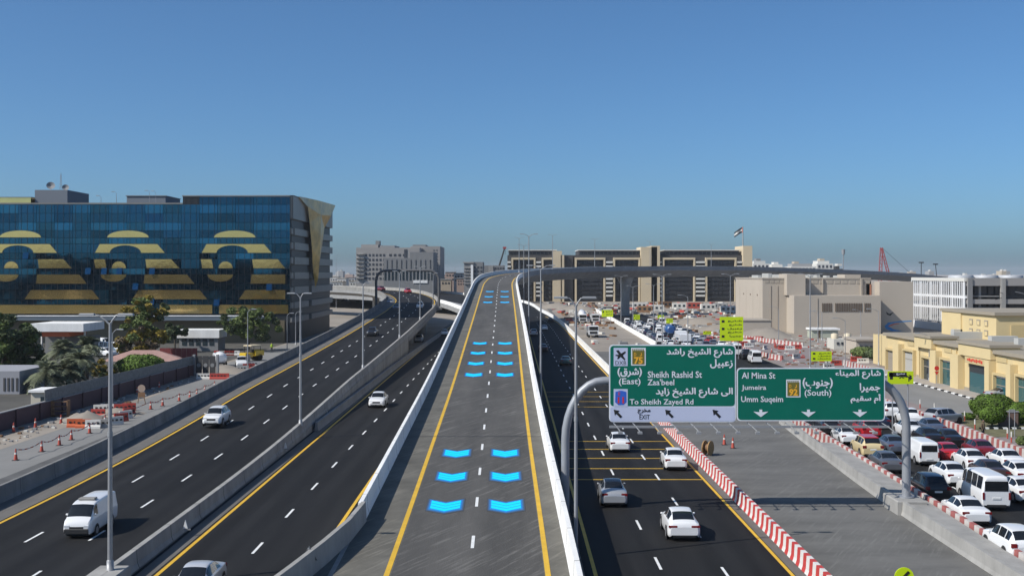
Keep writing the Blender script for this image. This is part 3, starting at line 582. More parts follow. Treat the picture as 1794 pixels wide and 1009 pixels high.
# ------------------------------------------------------------------ lamp poles
lamp_grey = mat('lamp_grey', (0.30, 0.31, 0.32), 0.55, metal=0.3)
def lamp_pole(x, y, z, ztop, label, arms=((-1, 2.0), (1, 2.0)), r=0.15, rz=0.0, ring=0.55, lift=0.35, group='street lamps'):
    r *= .88
    t = empty('street_lamp', (x, y, z), rz, label, 'street lamp', group); h = ztop - z
    MB().tube([(0, 0, 0), (0, 0, h*ring), (0, 0, h)], [r, r*.78, r*.5], 10).build('pole', steel, t)
    MB().tube([(0, 0, 0), (0, 0, .05), (0, 0, .06), (0, 0, .5), (0, 0, .55)], [r*2.1, r*2.1, r*1.35, r*1.3, r*1.02], 10).build('base', steel, t)
    MB().tube([(0, 0, h*ring-.12), (0, 0, h*ring+.12)], r*.98, 10).build('collar', lamp_grey, t)
    for s, l in arms:
        a = MB().tube([(0, 0, h-.12), (s*l*.3, 0, h+lift*.3), (s*l*.75, 0, h+lift), (s*l, 0, h+lift*1.05)], [r*.42, r*.36, r*.3, r*.28], 8).build('arm', steel, t)
        MB().chbox(min(s*l, s*(l+.75)), max(s*l, s*(l+.75)), -.14, .14, h+lift-.02, h+lift+.1, .04).build('lamp_head', lamp_grey, a)
    return t
MED = [(193, 56.0, 565, 0.9, 'nearest lamp pole on the median barrier, tall on the left with two arms', ((-1, .75), (1, .4))),
       (526.5, 107.0, 521, 1.2, 'second lamp pole along the median barrier beside the left highway', ((-1, .5), (1, .3))),
       (636, 153.5, 500, 2.6, 'third lamp pole along the median barrier', ((-1, .5), (1, .4))),
       (700, 203, 479, 4.0, 'fourth lamp pole along the median barrier above the retaining wall', ((-1, .5), (1, .4))),
       (736, 248, 470, 5.4, 'fifth lamp pole along the median barrier, left of the arched gantry leg', ((-1, .5), (1, .5))),
       (759, 290, 481, 6.9, 'sixth lamp pole along the median barrier, at the arched gantry', ((-1, .5), (1, .5)))]
for px, y, pyt, z, lb, arms in MED:
    p = aty(px, pyt, y); lamp_pole(p.x, y, z, p.z, lb, arms)
MB().chbox(-20.55, -19.0, 54.6, 56.9, .0, 0.95, .06).build('pole_plinth', concrete); tag(bpy.data.objects['pole_plinth'], 'concrete plinth under the nearest median lamp pole', 'plinth')
for px, y, pyt, z, lb in ((1009, 62, 534, 0.0, 'tall lamp pole right of the ramp parapet, in front of the gantry arm'), (947.5, 130, 471, 0.0, 'second lamp pole right of the ramp parapet'),
                          (926.5, 205, 414, 0.0, 'third lamp pole right of the ramp parapet'), (917.6, 300, 431, 0.0, 'fourth lamp pole right of the ramp, near its crest'),
                          (909.5, 372, 418, 15.6, 'lamp pole standing at the crest of the flyover'), (968, 396, 413, 16.5, 'lamp pole on the flyover right of the crest'),
                          (1042, 430, 420, 17, 'thin lamp pole on the flyover above the first dark apartment block'), (1139, 470, 424, 17, 'thin lamp pole on the flyover above the second dark block'),
                          (1246, 478, 429, 17, 'thin lamp pole on the flyover left of the flag')):
    p = aty(px, pyt, y); lamp_pole(p.x, y, z, p.z, lb, ((-1, .9), (1, .9)) if y > 100 else ((-1, .45), (1, .35)), r=.13 if y < 100 else .16)
for px, pyb, pyt, lb, r in ((1279.5, 603, 483, 'lamp pole behind the big yellow construction sign', .14), (1419.4, 648, 484, 'tall grey lamp pole rising above the right green sign', .15), (1480.7, 645, 561, 'short lamp pole right of the tall grey one', .1),
                         (1088, 570, 485, 'lamp pole in front of the flyover pier', .16), (1109, 575, 503, 'lamp pole right of the flyover pier', .16), (1145, 590, 500, 'lamp pole over the middle of the far queue', .14), (1160, 610, 484, 'slim lamp pole just right of the middle of the far queue', .14),
                         (1205, 612, 520, 'lamp pole near the right part of the far queue', .13), (1433, 600, 548, 'lamp pole in front of the sand coloured hall, left one', .12), (1440, 596, 547, 'lamp pole in front of the sand coloured hall, right one', .12), (1508, 590, 545, 'lamp pole in front of the grilles of the sand hall', .12),
                         (1539.5, 640, 545, 'lamp pole at the left corner of the yellow shop building', .12), (1364, 602, 540, 'lamp pole on the sand left of the tall grey pole', .12), (1628, 668, 588, 'lamp pole in front of the yellow shop facade', .1)):
    b = at(px, pyb); tp = aty(px, pyt, b.y); lamp_pole(b.x, b.y, 0, tp.z, lb, ((-1, 1.2), (1, 1.2)) if pyt < 510 else ((-1, 1.3),), r=r)
for px, pyb, pyt, lb, arms in ((197, 716, 583, 'slim lamp pole directly behind the nearest tall pole on the left', ((1, .5),)), (434, 652, 546, 'lamp pole on the service street left of the yellow roller', ((1, .6),)), (503, 615, 552, 'lamp pole in front of the glass building, left of a pair', ((1, .6),)), (518, 604, 549, 'lamp pole in front of the glass building, right of a pair', ((1, .6),)), (589, 540, 448, 'thin distant pole right of the glass building', ((1, .6),)), (797, 530, 468, 'thin lamp pole behind the ramp left parapet', ((-1, .8), (1, .8)))):
    b = at(px, pyb); tp = aty(px, pyt, b.y); lamp_pole(b.x, b.y, 0, tp.z, lb, arms, r=.11)
# ------------------------------------------------------------------ text
FORMS = {'ا': 'FE8D FE8E', 'أ': 'FE83 FE84', 'ب': 'FE8F FE90 FE91 FE92', 'ج': 'FE9D FE9E FE9F FEA0', 'خ': 'FEA5 FEA6 FEA7 FEA8', 'د': 'FEA9 FEAA', 'ر': 'FEAD FEAE', 'ز': 'FEAF FEB0', 'س': 'FEB1 FEB2 FEB3 FEB4', 'ش': 'FEB5 FEB6 FEB7 FEB8',
         'ع': 'FEC9 FECA FECB FECC', 'ق': 'FED5 FED6 FED7 FED8', 'ل': 'FEDD FEDE FEDF FEE0', 'م': 'FEE1 FEE2 FEE3 FEE4', 'ن': 'FEE5 FEE6 FEE7 FEE8', 'و': 'FEED FEEE', 'ى': 'FEEF FEF0', 'ي': 'FEF1 FEF2 FEF3 FEF4', 'ء': 'FE80', 'ه': 'FEE9 FEEA FEEB FEEC', 'ت': 'FE95 FE96 FE97 FE98'}
FORMS = {k: [chr(int(x, 16)) for x in v.split()] for k, v in FORMS.items()}
def arab(s):
    out = []
    for i, ch in enumerate(s):
        if ch not in FORMS: out.append({'(': ')', ')': '('}.get(ch, ch)); continue
        prev = i > 0 and s[i-1] in FORMS and len(FORMS[s[i-1]]) == 4; nxt = i+1 < len(s) and s[i+1] in FORMS and len(FORMS[ch]) == 4 and s[i+1] != 'ء'
        f = FORMS[ch]; k = (1 if prev else 0) + (2 if nxt else 0); out.append(f[k if k < len(f) else (1 if prev and len(f) > 1 else 0)])
    return ''.join(reversed(out))

def text_mesh(body, w, h=None, bold=0.018):
    """flat lettering in x,z with its left bottom corner at the origin, facing -y"""
    ar = any(ord(c) > 0x600 for c in body)
    f = bpy.data.curves.new('lettering', 'FONT'); f.body = body; f.resolution_u = 2; f.offset = 0.0 if ar else bold
    o = bpy.data.objects.new('lettering', f); pass
    m0 = bpy.data.meshes.new_from_object(o); bpy.data.objects.remove(o); bpy.data.curves.remove(f)
    co = np.array([v.co[:] for v in m0.vertices]); mn = co.min(0); mx = co.max(0); s = w/(mx[0]-mn[0]); sv = s if h is None else h/(mx[1]-mn[1])
    F = [tuple(p.vertices) for p in m0.polygons]; b = MB()
    for k, (dx, dz) in enumerate(((0, 0), (.035, .01), (-.03, .03), (.0, -.03)) if ar else ((0, 0),)):     # heavier strokes for the Arabic hand
        b.add([((c[0]-mn[0]+dx)*s, -k*.0015, (c[1]-mn[1]+dz)*sv) for c in co], F)
    bpy.data.meshes.remove(m0); return b.mesh('lettering')
class Board:
    """a sign board whose pieces are given in photograph pixels at its own distance"""
    def __init__(s, y, root): s.y = y; s.t = root
    def X(s, px): return (px-CX)*s.y/FPX - s.t.location.x
    def Z(s, py): return CAMZ-(py-HY)*s.y/FPX - s.t.location.z
    def rect(s, name, x0, x1, y0, y1, m, d0=0.0, d1=-.06, r=0.0):
        a, b, c, d = s.X(x0), s.X(x1), s.Z(y1), s.Z(y0); p = []
        if r > 0:
            for cx, cz, a0 in ((a+r, c+r, 180), (b-r, c+r, 270), (b-r, d-r, 0), (a+r, d-r, 90)):
                p += [(cx+r*math.cos(R(a0+q)), cz+r*math.sin(R(a0+q))) for q in (0, 30, 60, 90)]
        else: p = [(a, c), (b, c), (b, d), (a, d)]
        return MB().prism(p, d1, d0).build(name, m, s.t)
    def poly(s, name, pts, m, d=-.075, th=.01): return MB().prism([(s.X(x), s.Z(y)) for x, y in reversed(pts)] if area(pts) > 0 else [(s.X(x), s.Z(y)) for x, y in pts], d, d+th).build(name, m, s.t)
    def text(s, body, x0, x1, y0, y1, m, d=-.072, bold=.014, name='lettering'):
        me = text_mesh(body, s.X(x1)-s.X(x0), s.Z(y0)-s.Z(y1), bold); o = link(name, me, s.t, m); me.materials.clear(); me.materials.append(m); o.location = (s.X(x0), d, s.Z(y1)); return o
def area(p): return sum(p[i][0]*p[(i+1) % len(p)][1]-p[(i+1) % len(p)][0]*p[i][1] for i in range(len(p)))
sg = mat('sign_green', (0.0, 0.135, 0.09), 0.5, spec=.25, var=0.06, scale=.5); sw_ = mat('sign_white', (0.72, 0.74, 0.78), 0.5); s_or = mat('sign_orange', (0.85, 0.42, 0.03), 0.5); s_ol = mat('sign_olive', (0.16, 0.14, 0.02), 0.5); s_bl = mat('sign_blue', (0.03, 0.12, 0.55), 0.5)
s_bk = mat('sign_black', (0.012, 0.012, 0.014), 0.5); s_rd = mat('sign_red', (0.6, 0.03, 0.02), 0.5); neon = mat('sign_neon', (0.56, 0.72, 0.0), 0.5); s_pale = mat('sign_pale', (0.52, 0.56, 0.72), 0.5)
GY = 74.0
def gx(px): return (px-CX)*GY/FPX
def gz(py): return CAMZ-(py-HY)*GY/FPX
g = empty('sign_gantry', (0, GY+.45, 0), 0, 'grey tubular gantry arching over the road and carrying both green signs', 'gantry')
gm = mat('gantry_grey', (0.30, 0.31, 0.33), 0.5, metal=0.3, var=.06, scale=1)
xl, xr, zt = gx(991), gx(1592), gz(667)
MB().tube([(xl, 0, -.05), (xl, 0, 4.6)] + [(xl+2.5*(1-math.cos(a)), 0, 4.6+3.87*math.sin(a)) for a in [math.pi/2*k/8 for k in range(1, 9)]] + [(xl+4.2, 0, zt)], .27, 14).build('left_leg', gm, g)
MB().tube([(xr, 0, .9), (xr, 0, 5.4)] + [(xr-2.3*(1-math.cos(a)), 0, 5.4+3.05*math.sin(a)) for a in [math.pi/2*k/8 for k in range(1, 9)]] + [(xr-3.2, 0, zt)], .28, 14).build('right_leg', gm, g)
MB().tube([(xl+4.0, 0, zt), (xr-3.0, 0, zt)], .24, 12).build('beam', gm, g)
MB().tube([(xr, 0, .85), (xr, 0, .98)], .5, 16).build('base_plate', gm, g)
MB().chbox(xr-1.0, xr+.9, -1.3, 1.6, -.05, .88, .06).build('plinth', concrete, g)
MB().box(gx(1066), gx(1552), -1.15, -1.05, gz(747), gz(743)).build('walkway_rail', steel, g)
for k in range(15):
    x = gx(1075+k*33.6); MB().tube([(x, -.3, gz(741)), (x+.12, -1.1, gz(744)), (x+.3, -1.9, gz(750))], .035, 6).build('lamp_bracket', steel, g)
    MB().chbox(x+.16, x+.44, -2.1, -1.85, gz(754), gz(750), .02).build('sign_lamp', steel, g)
for px in (1100, 1180, 1260, 1330, 1420, 1510): MB().box(gx(px)-.05, gx(px)+.05, -.42, -.2, gz(736), gz(620 if px < 1290 else 650)).build('sign_bracket', steel, g)
def dubai_marker(B, x0, x1, y0, y1, num):
    B.rect('route_marker', x0, x1, y0, y1, sw_, -.06, -.068); B.rect('marker_field', x0+2, x1-2, y0+5, y1-2, s_ol, -.066, -.074)
    w = x1-x0; h = y1-y0
    for k in range(6): B.rect('marker_notch', x0+2+k*(w-4)/6, x0+2+(k+.55)*(w-4)/6, y0+2.0, y0+5.2, s_ol, -.066, -.074)
    B.text('D', x0+w*.2, x0+w*.36, y0+h*.28, y0+h*.46, s_or, -.08); B.text(arab('د'), x0+w*.6, x0+w*.74, y0+h*.28, y0+h*.46, s_or, -.08); B.text(num, x0+w*.2, x0+w*.8, y0+h*.52, y0+h*.92, s_or, -.08, .04)
s1 = empty('road_sign', (gx(1068), GY, gz(738)), 0, 'large green sign for the eastern exit with a white arrow strip and aircraft symbol', 'road sign', 'green gantry signs'); B = Board(GY, s1)
B.rect('frame', 1067, 1289, 603.5, 739, sw_, 0, -.05, .25); B.rect('panel', 1069, 1287, 605.5, 711, sg, -.05, -.06, .2); B.rect('exit_strip', 1069, 1287, 712.5, 737.5, s_pale, -.05, -.06, .12)
B.rect('airport_box', 1075, 1099.5, 609, 641, s_pale, -.06, -.068)
B.poly('aircraft_symbol', [(1079, 614), (1083.5, 613), (1088, 619), (1095, 615), (1096.5, 617), (1091, 622.5), (1095.5, 629), (1094, 631), (1087, 625), (1083, 629), (1081, 628.5), (1082.5, 624), (1078, 623), (1078.5, 621), (1084, 621)], s_bk)
B.text('DXB', 1078, 1097, 632, 639, s_bk, bold=0); dubai_marker(B, 1105.5, 1131, 609, 640, '75')
for bd, a, b, c, d in ((arab('شارع الشيخ راشد'), 1168, 1283, 610, 626), (arab('زعبيل'), 1244, 1283, 629, 644.5), (arab('(شرق)'), 1082, 1124, 644, 660), ('(East)', 1084, 1122, 662, 676), ('Sheikh Rashid St', 1134.5, 1229.5, 650, 661.5), ("Zaa'beel", 1134, 1181, 663.5, 674.5),
                       (arab('الى شارع الشيخ زايد'), 1149, 1283, 679, 696), ('To Sheikh Zayed Rd', 1103, 1214.5, 698.5, 711)): B.text(bd, a, b, c, d, sw_)
B.rect('shield_box', 1075, 1099.5, 681, 711.5, s_pale, -.06, -.067); B.poly('shield', [(1078, 686), (1085, 684), (1090, 684), (1097, 686), (1097.5, 704), (1092, 709), (1083, 709), (1077.5, 704)], s_bl, -.075)
B.text('E', 1083, 1086.5, 686.5, 692, s_rd, -.082); B.text('11', 1082, 1093, 695, 706, s_rd, -.082, .04)
for x in (1082, 1172, 1255): B.poly('arrow', [(x-7, 717), (x+3, 719), (x+.5, 721.5), (x+8, 729), (x+4.5, 732), (x-2.5, 724.5), (x-5, 727)], s_bk)
B.text(arab('مخرج'), 1117, 1139, 715.5, 724.5, s_bk); B.text('EXIT', 1120, 1138, 726, 734, s_bk, bold=.005)
s2 = empty('road_sign', (gx(1291), GY, gz(737)), 0, 'wide green sign with three white down arrows beside the exit sign', 'road sign', 'green gantry signs'); B = Board(GY, s2)
B.rect('frame', 1290.5, 1550, 644, 737, sw_, 0, -.05, .25); B.rect('panel', 1292.5, 1548, 646, 735, sg, -.05, -.06, .2)
for bd, a, b, c, d in (('Al Mina St', 1299, 1358, 652, 663), ('Jumeira', 1299, 1342, 674, 685), ('Umm Suqeim', 1298, 1371.5, 693.5, 707), (arab('(جنوب)'), 1406, 1458, 662, 680), ('(South)', 1409, 1456, 682, 696), (arab('شارع الميناء'), 1463, 1542, 648, 663), (arab('جميرا'), 1506, 1541, 671, 687), (arab('أم سقيم'), 1490, 1542, 690, 706)): B.text(bd, a, b, c, d, sw_)
dubai_marker(B, 1377, 1402, 664.5, 695.5, '92')
for x in (1332.5, 1416, 1506): B.poly('arrow', [(x-2.5, 717), (x+2.5, 717), (x+2.5, 721.5), (x+13, 720.5), (x, 730), (x-13, 720.5), (x-2.5, 721.5)], sw_)
# arched gantry over the left highway
g2 = empty('sign_gantry', (0, 300, 0), 0, 'dark arched tube gantry without a sign over the left highway', 'gantry')
a0, a1, zb = (659-CX)*.15, (769-CX)*.15, 6.3; ztp = CAMZ-(474-HY)*.15
MB().tube([(a0, 0, zb), (a0, 0, ztp-2.6)] + [(a0+2.6*(1-math.cos(q)), 0, ztp-2.6+2.6*math.sin(q)) for q in [math.pi/2*k/6 for k in range(1, 7)]] + [(a1-2.6*(1-math.cos(q)), 0, ztp-2.6+2.6*math.sin(q)) for q in [math.pi/2*k/6 for k in range(6, 0, -1)]] + [(a1, 0, ztp-2.6), (a1, 0, zb)], .34, 12).build('arch_tube', mat('dark_tube', (.11, .11, .115), .6), g2)
for x in (a0, a1): MB().chbox(x-.7, x+.7, -.7, .7, zb-.5, zb+.3, .08).build('footing', concrete, g2)
# yellow construction signs
def yellow_board(x0, x1, y0, y1, Y, label, posts=2, rows=4, logo=False):
    t = empty('construction_sign', ((x0-CX)*Y/FPX, Y, CAMZ-(y1-HY)*Y/FPX), 0, label, 'sign', 'yellow construction signs'); B = Board(Y, t); B.rect('board', x0, x1, y0, y1, neon, 0, -.05)
    w = x1-x0; h = y1-y0; rr_ = random.Random(int(x0))
    for k in range(posts):
        x = B.X(x0+w*(.2+.6*k/max(posts-1, 1))); MB().tube([(x, .08, -t.location.z), (x, .08, B.Z(y0))], .06, 6).build('post', steel, t)
    for k in range(rows):
        yy = y0+h*(.14+.78*k/rows)
        B.text(arab(rr_.choice(['شارع', 'زعبيل', 'جميرا', 'مخرج'])), x0+w*rr_.uniform(.3, .45), x0+w*.93, yy, yy+h*.42/rows, s_bk, -.06); 
        if k % 2 == 0: B.rect('symbol', x0+w*.08, x0+w*.2, yy, yy+h*.5/rows, s_bk, -.05, -.06)
    return B
yellow_board(1261, 1302, 555, 597, 205, 'large yellow construction sign above the jam beside a lamp pole', rows=5)
yellow_board(1421, 1457, 615.5, 632.5, 150, 'yellow construction sign right of the tall grey lamp pole', rows=3)
Bx = yellow_board(1555, 1600, 650, 672.5, 112, 'yellow construction sign with a black strip right of the green sign', rows=1)
Bx.rect('black_strip', 1557, 1588, 652, 659.5, s_bk, -.05, -.06); Bx.text(arab('مخرج'), 1570, 1585, 653, 657, sw_, -.07); Bx.poly('arrow', [(1591, 668), (1591, 661), (1594, 661), (1594, 658), (1598, 662), (1594, 666), (1594, 664), (1593, 664), (1593, 668)], s_bk, -.06)
for x0, x1, y0, y1, Y, lb in ((1054, 1074, 543, 555, 330, 'yellow sign above the white lorries'), (1110, 1121, 551, 560, 330, 'small yellow sign left of the far queue'), (1152, 1163, 552, 558, 340, 'tiny yellow sign over the middle of the far queue'), (1167, 1179, 558, 566, 300, 'small yellow sign over the far queue'), (1232, 1246, 580, 586, 250, 'low yellow sign left of the large yellow sign'), (1162, 1172, 592, 602, 262, 'yellow board in the far queue behind the green sign')):
    yellow_board(x0, x1, y0, y1, Y, lb, rows=2)
kr = empty('keep_left_sign', at(1584, 1003, 0), 0, 'round yellow sign with a black arrow at the bottom edge on the unfinished road', 'sign'); kr.location = aty(1584, 1036, 45.0); kr.location.z = 0
zc = aty(1584, 1010, 45).z
MB().tube([(0, .05, 0), (0, .05, zc)], .04, 8).build('post', steel, kr); MB().tube([(0, -.02, zc), (0, .02, zc)], .38, 24).build('disc', neon, kr)
MB().prism([(-.2, zc-.2), (.06, zc-.16), (-.02, zc-.08), (.22, zc+.18), (.14, zc+.25), (-.1, zc), (-.17, zc+.06)], -.035, -.028).build('arrow', s_bk, kr)
# triangular warning sign seen from behind on the middle road
tw = empty('warning_sign', at(541, 1040), 0, 'triangular warning sign seen from behind at the bottom edge', 'sign'); q = tw.location.y
tw.location = aty(541, 1050, 54.0); tw.location.z = 0; zc = aty(541, 972, 54).z
MB().tube([(0, 0, 0), (0, 0, zc+.35)], .045, 8).build('post', steel, tw); MB().prism([(-.4, zc-.25), (.4, zc-.25), (0, zc+.45)], .03, .06).build('triangle_plate', mat('sign_back', (.11, .115, .12), .5, metal=.3), tw)

# ------------------------------------------------------------------ buildings
def bx(p, name, x0, x1, y0, y1, z0, z1, m): return MB().box(x0, x1, y0, y1, z0, z1).build(name, m, p)
def sx(px, y): return (px-CX)*y/FPX
def sz(py, y): return CAMZ-(py-HY)*y/FPX
facade_glass = mat('facade_glass', (0.020, 0.110, 0.190), 0.03, metal=0.92, var=0.12, scale=0.08)
facade_glass2 = mat('facade_glass_spandrel', (0.015, 0.088, 0.156), 0.05, metal=0.92, var=0.12, scale=0.08)
GV = [mat('facade_glass_v%d' % k, tuple(c*f for c in (0.020, 0.110, 0.190)), .03, metal=.92) for k, f in enumerate((.72, .85, 1.0, 1.12, 1.35))]; GS = [mat('facade_spandrel_v%d' % k, tuple(c*f for c in (0.015, 0.088, 0.156)), .05, metal=.92) for k, f in enumerate((.75, .88, 1.0, 1.1))]
gold = mat('gold_panel', (0.80, 0.57, 0.23), 0.07, metal=0.9, bump=.08, bscale=1.2, var=0.06, scale=.3)
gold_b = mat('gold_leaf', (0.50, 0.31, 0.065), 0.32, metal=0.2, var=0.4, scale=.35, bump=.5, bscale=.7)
dark_core = mat('dark_core', (0.012, 0.016, 0.02), 0.5); band_grey = mat('band_grey', (0.20, 0.195, 0.18), 0.45, metal=0.05, var=.12, scale=.3); dglass = mat('dark_glass', (0.02, 0.035, 0.045), 0.05, spec=.7)
roof_grey = mat('roof_grey', (0.16, 0.18, 0.21), 0.8)
FY = 254.0
b = empty('office_building', (0, FY, 0), 0, 'blue mirror glass office block with gold arch patterns on the left', 'building')
def X4(px): return sx(px, FY)
def Z4(py): return sz(py, FY)
bx(b, 'body', -160, X4(507), .12, 56, 0, Z4(358), dark_core); bx(b, 'upper_body', X4(320), X4(507), .12, 54, Z4(358), Z4(344.5), dark_core)
bx(b, 'parapet', -160, X4(320)-.03, -.05, 1, Z4(358), Z4(355.5), band_grey); bx(b, 'parapet', X4(319), X4(508), -.06, .8, Z4(344.5), Z4(342.5), band_grey)
rows_ = []                      # spandrel bands carry the gold; vision strips lie between
for k in range(8): rows_.append((408-26.7*(1.6-k)+.0, 15.6))
edges = [343.5]; yb = [347.5, 374.2] + [400.9+26.6*k for k in range(6)]
prng = random.Random(11)
cols_ = [X4(508) - 4.03*k for k in range(17)]
def pane(x0, x1, z0, z1, m, name='glass_pane', tilt=0):
    mid = ((x0+x1)/2, 0, (z0+z1)/2); w = (x1-x0)/2-.035; h = (z1-z0)/2-.035
    o = MB().box(-w, w, -.03, .03, -h, h).build(name, m, b); o.location = mid; o.rotation_euler = (R(prng.gauss(0, .28)+tilt), 0, R(prng.gauss(0, .3))); return o
zr = [Z4(550), Z4(533.5), Z4(524), Z4(507.8), Z4(497), Z4(481), Z4(470.5), Z4(454), Z4(443.5), Z4(427.3), Z4(416.6), Z4(403.8), Z4(389.9), Z4(374), Z4(358.4), Z4(344.8)]
for i in range(16):
    x1, x0 = cols_[i], cols_[i+1]
    for k in range(len(zr)-1):
        if k == len(zr)-2 and x0 < X4(318.5): continue
        pane(x0, x1, zr[k], zr[k+1], prng.choice(GS) if k % 2 == 0 else prng.choice(GV))
for k in range(len(zr)-2): MB().box(-160, cols_[16]-.03, -.03, .03, zr[k]+.03, zr[k+1]-.03).build('glass_strip', facade_glass2 if k % 2 == 0 else facade_glass, b)
mm = MB()
for k in range(48): x = X4(508)-1.343*(k+.5); mm.box(x-.03, x+.03, -.1, -.04, Z4(550), Z4(358.4) if x < X4(320) else Z4(345))
tag(mm.build('mullions', dark_core, b), kind='stuff')
# opened vent windows that catch the sky
for px, py in ((46, 448), (155, 475), (183, 475), (210, 475), (267, 475), (238, 502), (266, 528), (472, 503), (245, 530), (380, 530)):
    o = MB().box(-.62, .62, -.03, .03, -.75, .75).build('vent_window', facade_glass, b); o.location = (X4(px), -.32, Z4(py)); o.rotation_euler = (R(-17), 0, 0)
# gold pieces of the three arches, band by band
def gp(pts): MB().prism([(X4(x), Z4(y)) for x, y in pts][::-1] if area(pts) > 0 else [(X4(x), Z4(y)) for x, y in pts], -.14, -.05).build('gold_panel', gold, b)
def arc(cx, cy, rx, ry, a0, a1, n=12): return [(cx+rx*math.cos(R(a0+(a1-a0)*k/n)), cy-ry*math.sin(R(a0+(a1-a0)*k/n))) for k in range(n+1)]
for c in (36, 224.5, 411.5):
    L0 = c-224.5
    def S(pts): gp([(max(x+L0, -14), y) for x, y in pts])
    S(arc(224.5, 416, 36.5, 12, 0, 180))
    S([(166.5, 443), (175, 427.8), (276, 427.8), (289, 443)] + arc(220, 443, 27.5, 13.2, 0, 180))
    if c > 30:
        S([(165, 454.3), (184, 454.3), (187, 470), (167.5, 470)])
        S(arc(208.5, 470, 12.5, 12, 0, 180))
        S([(176, 481)] + [(x, y) for x, y in arc(199, 481, 22.5, 12.5, 180, 360)])
    rgt = 500 if c > 400 else 1e9
    S([(255, 454.3), (min(300, rgt-L0), 454.3), (min(315, rgt-L0), 470), (257, 470)])
    S([(254, 481), (min(328, rgt-L0), 481), (min(341, rgt-L0), 497), (252, 497)])
    S([(243, 508), (min(350, rgt-L0), 508), (min(363, rgt-L0), 524), (232, 524)])
gp([(-14, 454.3), (-3, 454.3), (-1, 470), (-14, 470)])
gp([(-14, 534), (246, 534), (246, 549.5), (-14, 549.5)]); gp([(300-20, 534), (372, 534), (372, 549.5), (280, 549.5)]); gp([(384, 534), (505, 534), (505, 549.5), (384, 549.5)])
# lower storeys and the entrance canopy
bx(b, 'canopy', -160, X4(470), -4.5, -.1, Z4(560), Z4(552.5), mat('canopy_blue', (.16, .19, .22), .4, metal=.3)); bx(b, 'canopy_edge', -160, X4(470), -4.62, -4.5, Z4(553), Z4(551), concrete_white)
bx(b, 'ground_storey', -160, X4(500), -1.0, -.06, 0, Z4(561), mat('bronze_wall', (.16, .13, .08), .45, metal=.3))
# the shaded right side: projecting bands over dark windows
SX = X4(508)
bz = [(343, 383), (399, 411), (424, 437), (450, 463), (477, 489), (503, 516), (530, 541), (556, 566)]
for k, (a, c) in enumerate(bz):
    z1, z0 = Z4(a), Z4(c)
    bx(b, 'side_band', SX-.6, SX+.55, 2.6 if k else .8, 20.5, z0, z1, band_grey); bx(b, 'side_band', SX-.6, SX+.62, 24, 56.4, z0, z1, band_grey)
    bx(b, 'corner_band', SX-1.6, SX+.35, .2, 2.4, z0+.15, z1-.1, band_grey)
for k in range(7): bx(b, 'side_window', SX-.2, SX+.02, 1.5, 55.5, Z4(bz[k+1][0])+.05, Z4(bz[k][1])-.05, dark_core)
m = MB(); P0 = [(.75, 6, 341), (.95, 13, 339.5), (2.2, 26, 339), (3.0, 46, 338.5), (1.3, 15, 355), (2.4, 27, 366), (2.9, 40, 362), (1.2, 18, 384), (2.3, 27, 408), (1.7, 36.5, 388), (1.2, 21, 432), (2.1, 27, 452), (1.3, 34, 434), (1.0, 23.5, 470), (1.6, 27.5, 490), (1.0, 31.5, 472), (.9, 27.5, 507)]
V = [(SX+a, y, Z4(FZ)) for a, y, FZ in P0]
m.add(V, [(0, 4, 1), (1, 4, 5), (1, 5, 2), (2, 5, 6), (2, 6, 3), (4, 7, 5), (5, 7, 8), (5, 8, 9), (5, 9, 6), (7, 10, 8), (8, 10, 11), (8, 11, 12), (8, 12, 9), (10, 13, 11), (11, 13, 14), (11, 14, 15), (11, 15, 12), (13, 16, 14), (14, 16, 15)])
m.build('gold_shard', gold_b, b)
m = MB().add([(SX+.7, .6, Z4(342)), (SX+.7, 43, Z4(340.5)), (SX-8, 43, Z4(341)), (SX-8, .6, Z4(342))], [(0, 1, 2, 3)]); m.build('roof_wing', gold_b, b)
# plant rooms, dishes and masts on the roof
rb = empty('roof_plant', (0, 275, 0), 0, 'grey plant room on the glass roof with satellite dishes and a lattice mast', 'plant room')
bx(rb, 'cabin', sx(61, 275), sx(118, 275), 0, 14, Z4(358), sz(333, 275), roof_grey)
for px, py, r in ((86, 326, 1.0), (112, 329, .8)):
    d = MB().add(*[(lambda n=14: ([(0, 0, 0)] + [(r*math.cos(2*math.pi*k/n), -.35*r, r*math.sin(2*math.pi*k/n)) for k in range(n)], [(0, 1+k, 1+(k+1) % n) for k in range(n)]))()][0]).build('satellite_dish', concrete_grey, rb); d.location = (sx(px, 275), 1, sz(py, 275)); d.rotation_euler = (R(-25), 0, R(20)); MB().tube([(0, 0, 0), (0, .2, -1.3)], .07, 6).build('dish_mount', steel, d)
xm = sx(101, 275); mz = sz(333, 275)
for dx in (-.25, .25): MB().tube([(xm+dx, 2, mz), (xm, 2, sz(302, 275))], .05, 5).build('mast_leg', steel, rb)
for k in range(5): MB().box(xm-.5+.07*k, xm+.5-.07*k, 1.95, 2.05, mz+.8+k*.7, mz+.86+k*.7).build('mast_rung', steel, rb)
for x0, x1, t_, lb in ((222, 290, 344, 'second grey plant room in the middle of the glass roof'), (-20, 54, 346.5, 'low golden plant room at the left edge of the glass roof')):
    r2 = empty('roof_plant', (0, 274, 0), 0, lb, 'plant room'); bx(r2, 'cabin', sx(x0, 274), sx(x1, 274), 0, 12, Z4(358), sz(t_, 274), roof_grey if x0 > 0 else gold); bx(r2, 'roof_lip', sx(x0, 274)-.2, sx(x1, 274)+.2, -.2, 12.2, sz(t_, 274), sz(t_-1.2, 274), band_grey)
